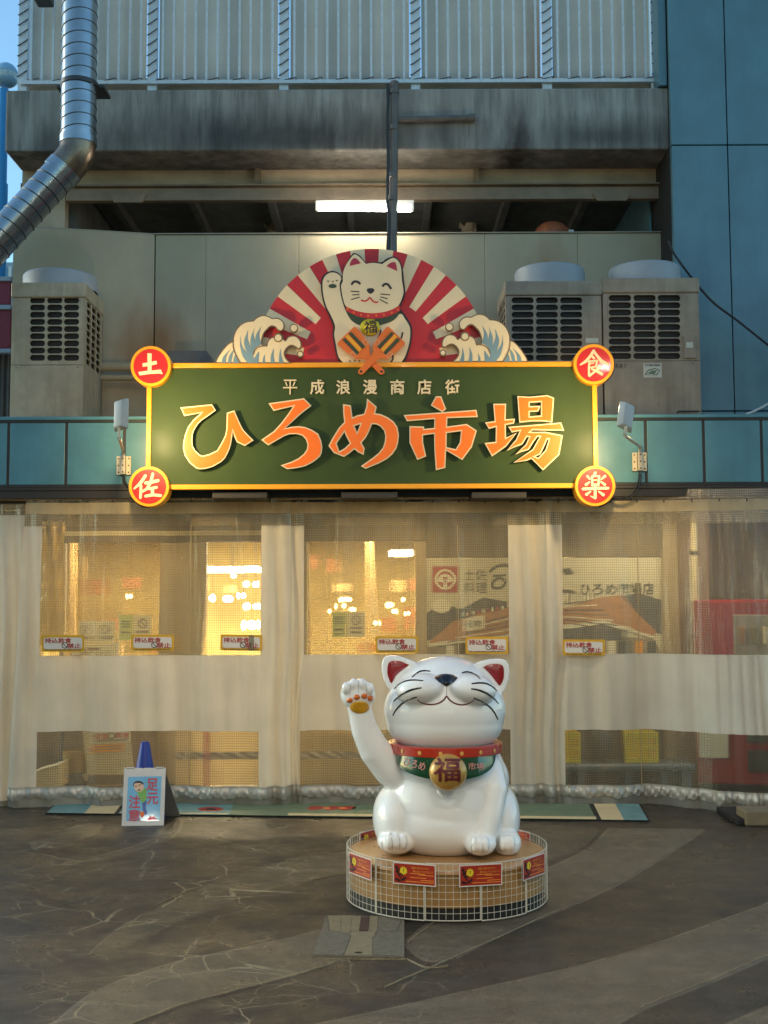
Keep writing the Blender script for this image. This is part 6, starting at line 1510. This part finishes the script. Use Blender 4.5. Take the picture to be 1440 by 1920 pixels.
# ---------------------------------------------------------------- warning boards on the guard
m_wred = mat('warning_red', rgb(158,44,26), .4, var=.08); m_wy = mat('warning_yellow', rgb(226,200,40), .45, var=.04); m_wo = mat('warning_orange_print', rgb(226,140,50), .5, var=.04); m_wk = mat('warning_black', rgb(40,18,18), .5, var=.04); m_lamn = mat('laminate_white', rgb(214,206,200), .3, var=.05, coat=.3)
def board(an, w_, h_, zt3, label, r_=.606, back=False, tip=0.):
    n_ = Vector((math.sin(an),-math.cos(an),0)); t_ = Vector((math.cos(an),math.sin(an),0))
    if back: n_ = -n_; t_ = -t_
    c_ = Vector((PCX+r_*math.sin(an), PCY_-r_*math.cos(an), zt3-h_/2)); 
    up = (ZZ*math.cos(tip)+t_*math.sin(tip)); tt = (t_*math.cos(tip)-ZZ*math.sin(tip))
    t = thing('warning_board', label, 'warning sign', c_, group='red warning boards on the wire guard')
    def q(nm, ring, m_, d0, par=t):
        b = MB().prism([ring], 0, .0012); b.v = [c_ + tt*v.x + up*v.z - n_*(v.y-d0) for v in b.v]; return b.build(nm, m_, par)
    W, H = w_/2, h_/2; bow = .0
    q('laminate', [(-W,-H),(W,-H),(W,H),(-W,H)], m_lamn, 0.); m5 = .0065
    q('red_face', [(-W+m5,-H+m5),(W-m5,-H+m5),(W-m5,H-m5),(-W+m5,H-m5)], m_wred, .0014)
    s_ = h_; star = [(-W+.36*s_*1.45+ (.21 if i%2 else .14)*s_*math.sin(2*math.pi*i/22), .13*s_+(.21 if i%2 else .14)*s_*math.cos(2*math.pi*i/22)) for i in range(22)]
    q('burst', star, m_wy, .0028); q('spark', [(-W+.53*s_-.015*s_,.22*s_),(-W+.53*s_+.03*s_,.22*s_),(-W+.53*s_-.01*s_,.04*s_)], m_wk, .0042)
    X0 = -W+.27*s_
    # falling person pictogram
    for k2, (pts, ww) in enumerate((([(X0-.06*s_,.22*s_),(X0-.02*s_,.06*s_),(X0+.04*s_,-.06*s_)],.1*s_), ([(X0-.02*s_,.1*s_),(X0+.08*s_,.2*s_)],.05*s_), ([(X0-.05*s_,.14*s_),(X0-.12*s_,.05*s_)],.05*s_), ([(X0+.03*s_,-.05*s_),(X0+.16*s_,-.02*s_),(X0+.2*s_,-.08*s_)],.06*s_), ([(X0+.03*s_,-.06*s_),(X0+.12*s_,-.2*s_)],.06*s_), ([(X0-.12*s_,-.27*s_),(X0+.06*s_,-.33*s_)],.1*s_), ([(X0+.16*s_,-.3*s_),(X0+.34*s_,-.18*s_)],.1*s_))):
        q('figure', stroke(pts, ww), m_wk, .0028+.0004*k2)
    q('figure_head', circle(X0-.09*s_,.29*s_,.06*s_,n=12), m_wk, .0060)
    def tx(s2, x, z, ww, hh, m_):
        b = MB(); vs, ts = text_tris(s2, .02); b.add([c_+tt*(x+v.x*ww)+up*(z+v.y*hh)+n_*.0034 for v in vs], ts); b.build('text', m_, t)
    tx('台座に足をかけたり', .13*w_, .30*s_, .40*w_, .11*s_, m_wo); tx('乗らないでください！', .2*w_, .14*s_, .46*w_, .11*s_, m_wo)
    for i, (x0_, x1_, z_) in enumerate(((-.1,.25,.03),(.1,.45,-.02),(-.1,.28,-.15),(.15,.46,-.25),(-.2,.45,-.34))): q('text_line', [(x0_*w_,z_*s_-.012*s_),(x1_*w_,z_*s_-.012*s_),(x1_*w_,z_*s_+.02*s_),(x0_*w_,z_*s_+.02*s_)], m_wo, .0028)
    return t
board(R(-57.5),.245,.118,.318,'red warning board at the left flank of the wire guard', .602)
board(R(-20.0),.248,.118,.326,'red warning board hanging left of centre below the left hind paw', .600)
board(R(15.2),.250,.118,.324,'red warning board hanging right of centre below the front paw', .600, tip=R(.8))
board(R(52.0),.240,.118,.322,'red warning board at the right flank of the wire guard', .602)
board(R(129),.245,.118,.33,'red warning board on the far right side of the guard, behind the paw', .588, True)
board(R(-131),.245,.118,.33,'red warning board on the far left side of the guard, behind the thigh', .588, True)
# ================================================================ footing sign with blue cone
m_alu = mat('silver_frame', rgb(186,186,182), .4, metal=.2, var=.08); m_cone = mat('blue_cone_plastic', rgb(22,52,140), .4, var=.08); m_pblue = mat('poster_blue', rgb(96,170,206), .35, var=.12, vscale=6, coat=.3); m_tred = mat('poster_red', rgb(196,70,84), .5, var=.05); m_skin = mat('poster_skin', rgb(226,184,150), .5, var=.03); m_pgr = mat('poster_green', rgb(120,176,84), .5, var=.06); m_pnv = mat('poster_navy', rgb(70,96,160), .5, var=.06); m_hair = mat('poster_hair', rgb(40,40,48), .5, var=.03); m_bk = mat('grey_backboard', rgb(120,116,108), .6, var=.12, vscale=6)
BLc, BRc = G(228,1549), G(307,1548); yb_ = (BLc.y+BRc.y)/2
TLc, TRc = U(232,1441,yb_+.13), U(312,1439,yb_+.13)
af = thing('foot_warning_sign', 'white framed foot warning poster on a folding stand before the left curtain', 'sign', (BLc+BRc)/2)
ux_ = (BRc-BLc); ux_.z = 0; Wd = ux_.length; ux_.normalize(); uz_ = ((TLc+TRc)/2-(BLc+BRc)/2); Hh = uz_.length; uz_.normalize(); un_ = ux_.cross(uz_).normalized()
Ob = (BLc+BRc)/2
Ob.z = .001
def sp_(px, py):       # poster coordinates: enlarged crop of the sign to the panel
    x = (px-205)/(1050-205); 
    return x, py
cs = Crop(210,1380,120/1280)
def apt(x, y):         # crop pixel -> panel coordinates (u across, v up)
    yv = (1800-y)/(1800-645); xl_ = 180+(250-180)*yv; xr_ = 1025+(1085-1025)*yv
    return ((x-xl_)/(xr_-xl_)-.5)*Wd, yv*Hh
def aq(nm, px, m_, d, th=.002, par=af, sm=False):
    r_ = [apt(x,y) for x,y in px]; r_ = smooth_ring(r_,4) if sm else r_
    b = MB().prism([r_], -d, -d+th); b.v = [Ob + ux_*v.x + uz_*v.z - un_*v.y*-1*-1 for v in b.v]; return b.build(nm, m_, par)
aq('panel', [(180,1800),(1025,1800),(1085,645),(250,645)], m_alu, 0, .014)
post = aq('poster', [(270,1705),(945,1705),(1000,815),(325,825)], m_pblue, .003, .0025)
bq_ = [(205,1790),(1005,1790),(1066,660),(268,660)]
def tposter(s_, x, y, w_, h_, m_):
    u, v = apt(x,y); u2, v2 = apt(x+w_,y+h_); vs, ts = text_tris(s_, .03)
    MB().add([Ob+ux_*(u+q.x*(u2-u))+uz_*(v+q.y*(v-v2))+un_*(.0062+q.z) for q in vs], ts).build('poster_text', m_, post)
tposter('足',810,985,215,240,m_tred); tposter('元',810,1265,215,225,m_tred); tposter('注',450,1325,210,250,m_tred); tposter('意',440,1590,220,225,m_tred)
aq('face', [(440,1000),(470,930),(540,920),(620,960),(635,1040),(600,1110),(530,1130),(465,1090)], m_skin, .0052, .002, post, True)
aq('hair', [(420,1000),(440,945),(500,910),(580,915),(632,960),(625,985),(570,955),(500,950),(450,965),(435,1010)], m_hair, .0066, .0012, post, True)
aq('shirt', [(500,1140),(600,1110),(650,1060),(690,1060),(690,1290),(620,1345),(580,1330)], m_pgr, .0048, .002, post)
aq('trousers', [(600,1345),(690,1290),(665,1450),(705,1560),(650,1600),(610,1500)], m_pnv, .0044, .002, post)
aq('shoe', [(560,1540),(620,1520),(640,1570),(600,1640),(560,1600)], m_oran, .0050, .002, post, True)
aq('mouth', [(515,1090),(560,1075),(575,1095),(530,1110)], m_hair, .0072, .001, post)
for p in ([(455,1020),(500,1010),(500,1022),(455,1032)], [(530,1010),(575,975),(580,988),(535,1022)]): aq('eyebrow', p, m_hair, .0072, .001, post)
aq('stumble_burst', [(680,1690),(740,1640),(760,1600),(790,1650),(830,1600),(850,1645),(930,1680)], m_tred, .0050, .002, post)
# back legs of the stand, and the cone it is hung on
MB().add([Ob+ux_*s_+uz_*(Hh-.012)-un_*.02 for s_ in (-Wd/2+.01, Wd/2-.01)] + [Vector((Ob.x,Ob.y,0))+ux_*s_+Vector((.07,.40,.002)) for s_ in (Wd/2-.01, -Wd/2+.01)] + [Ob+ux_*s_+uz_*(Hh-.012)-un_*.03 for s_ in (-Wd/2+.01, Wd/2-.01)] + [Vector((Ob.x,Ob.y,0))+ux_*s_+Vector((.07,.412,.002)) for s_ in (Wd/2-.01, -Wd/2+.01)],
   [(0,1,2,3),(7,6,5,4),(0,4,5,1),(1,5,6,2),(2,6,7,3),(3,7,4,0)]).build('back_panel', m_bk, af)
for s_ in (-.35,.35): c_ = Ob+ux_*(Wd*s_)+uz_*Hh; MB().tube([c_-ux_*.03, c_+ux_*.03], .008, 8).build('hinge', m_alu, af)
kx = U(272,1400,yb_+.2); tc_ = thing('blue_cone', 'blue plastic cone standing inside the folding foot warning sign', 'traffic cone', (kx.x, yb_+.21, 0))
ztop = U(272,1390,yb_+.2).z
MB().lathe([(.0,ztop),(.024,ztop-.002),(.036,ztop-.012),(.040,ztop-.03),(.085,.36),(.125,.04),(.13,.03)], (kx.x, yb_+.2, 0), 28).build('cone', m_cone, tc_, smooth=True)
MB().bbox(kx.x-.15, kx.x+.15, yb_+.06, yb_+.34, 0, .03, .01).build('base', m_cone, tc_)
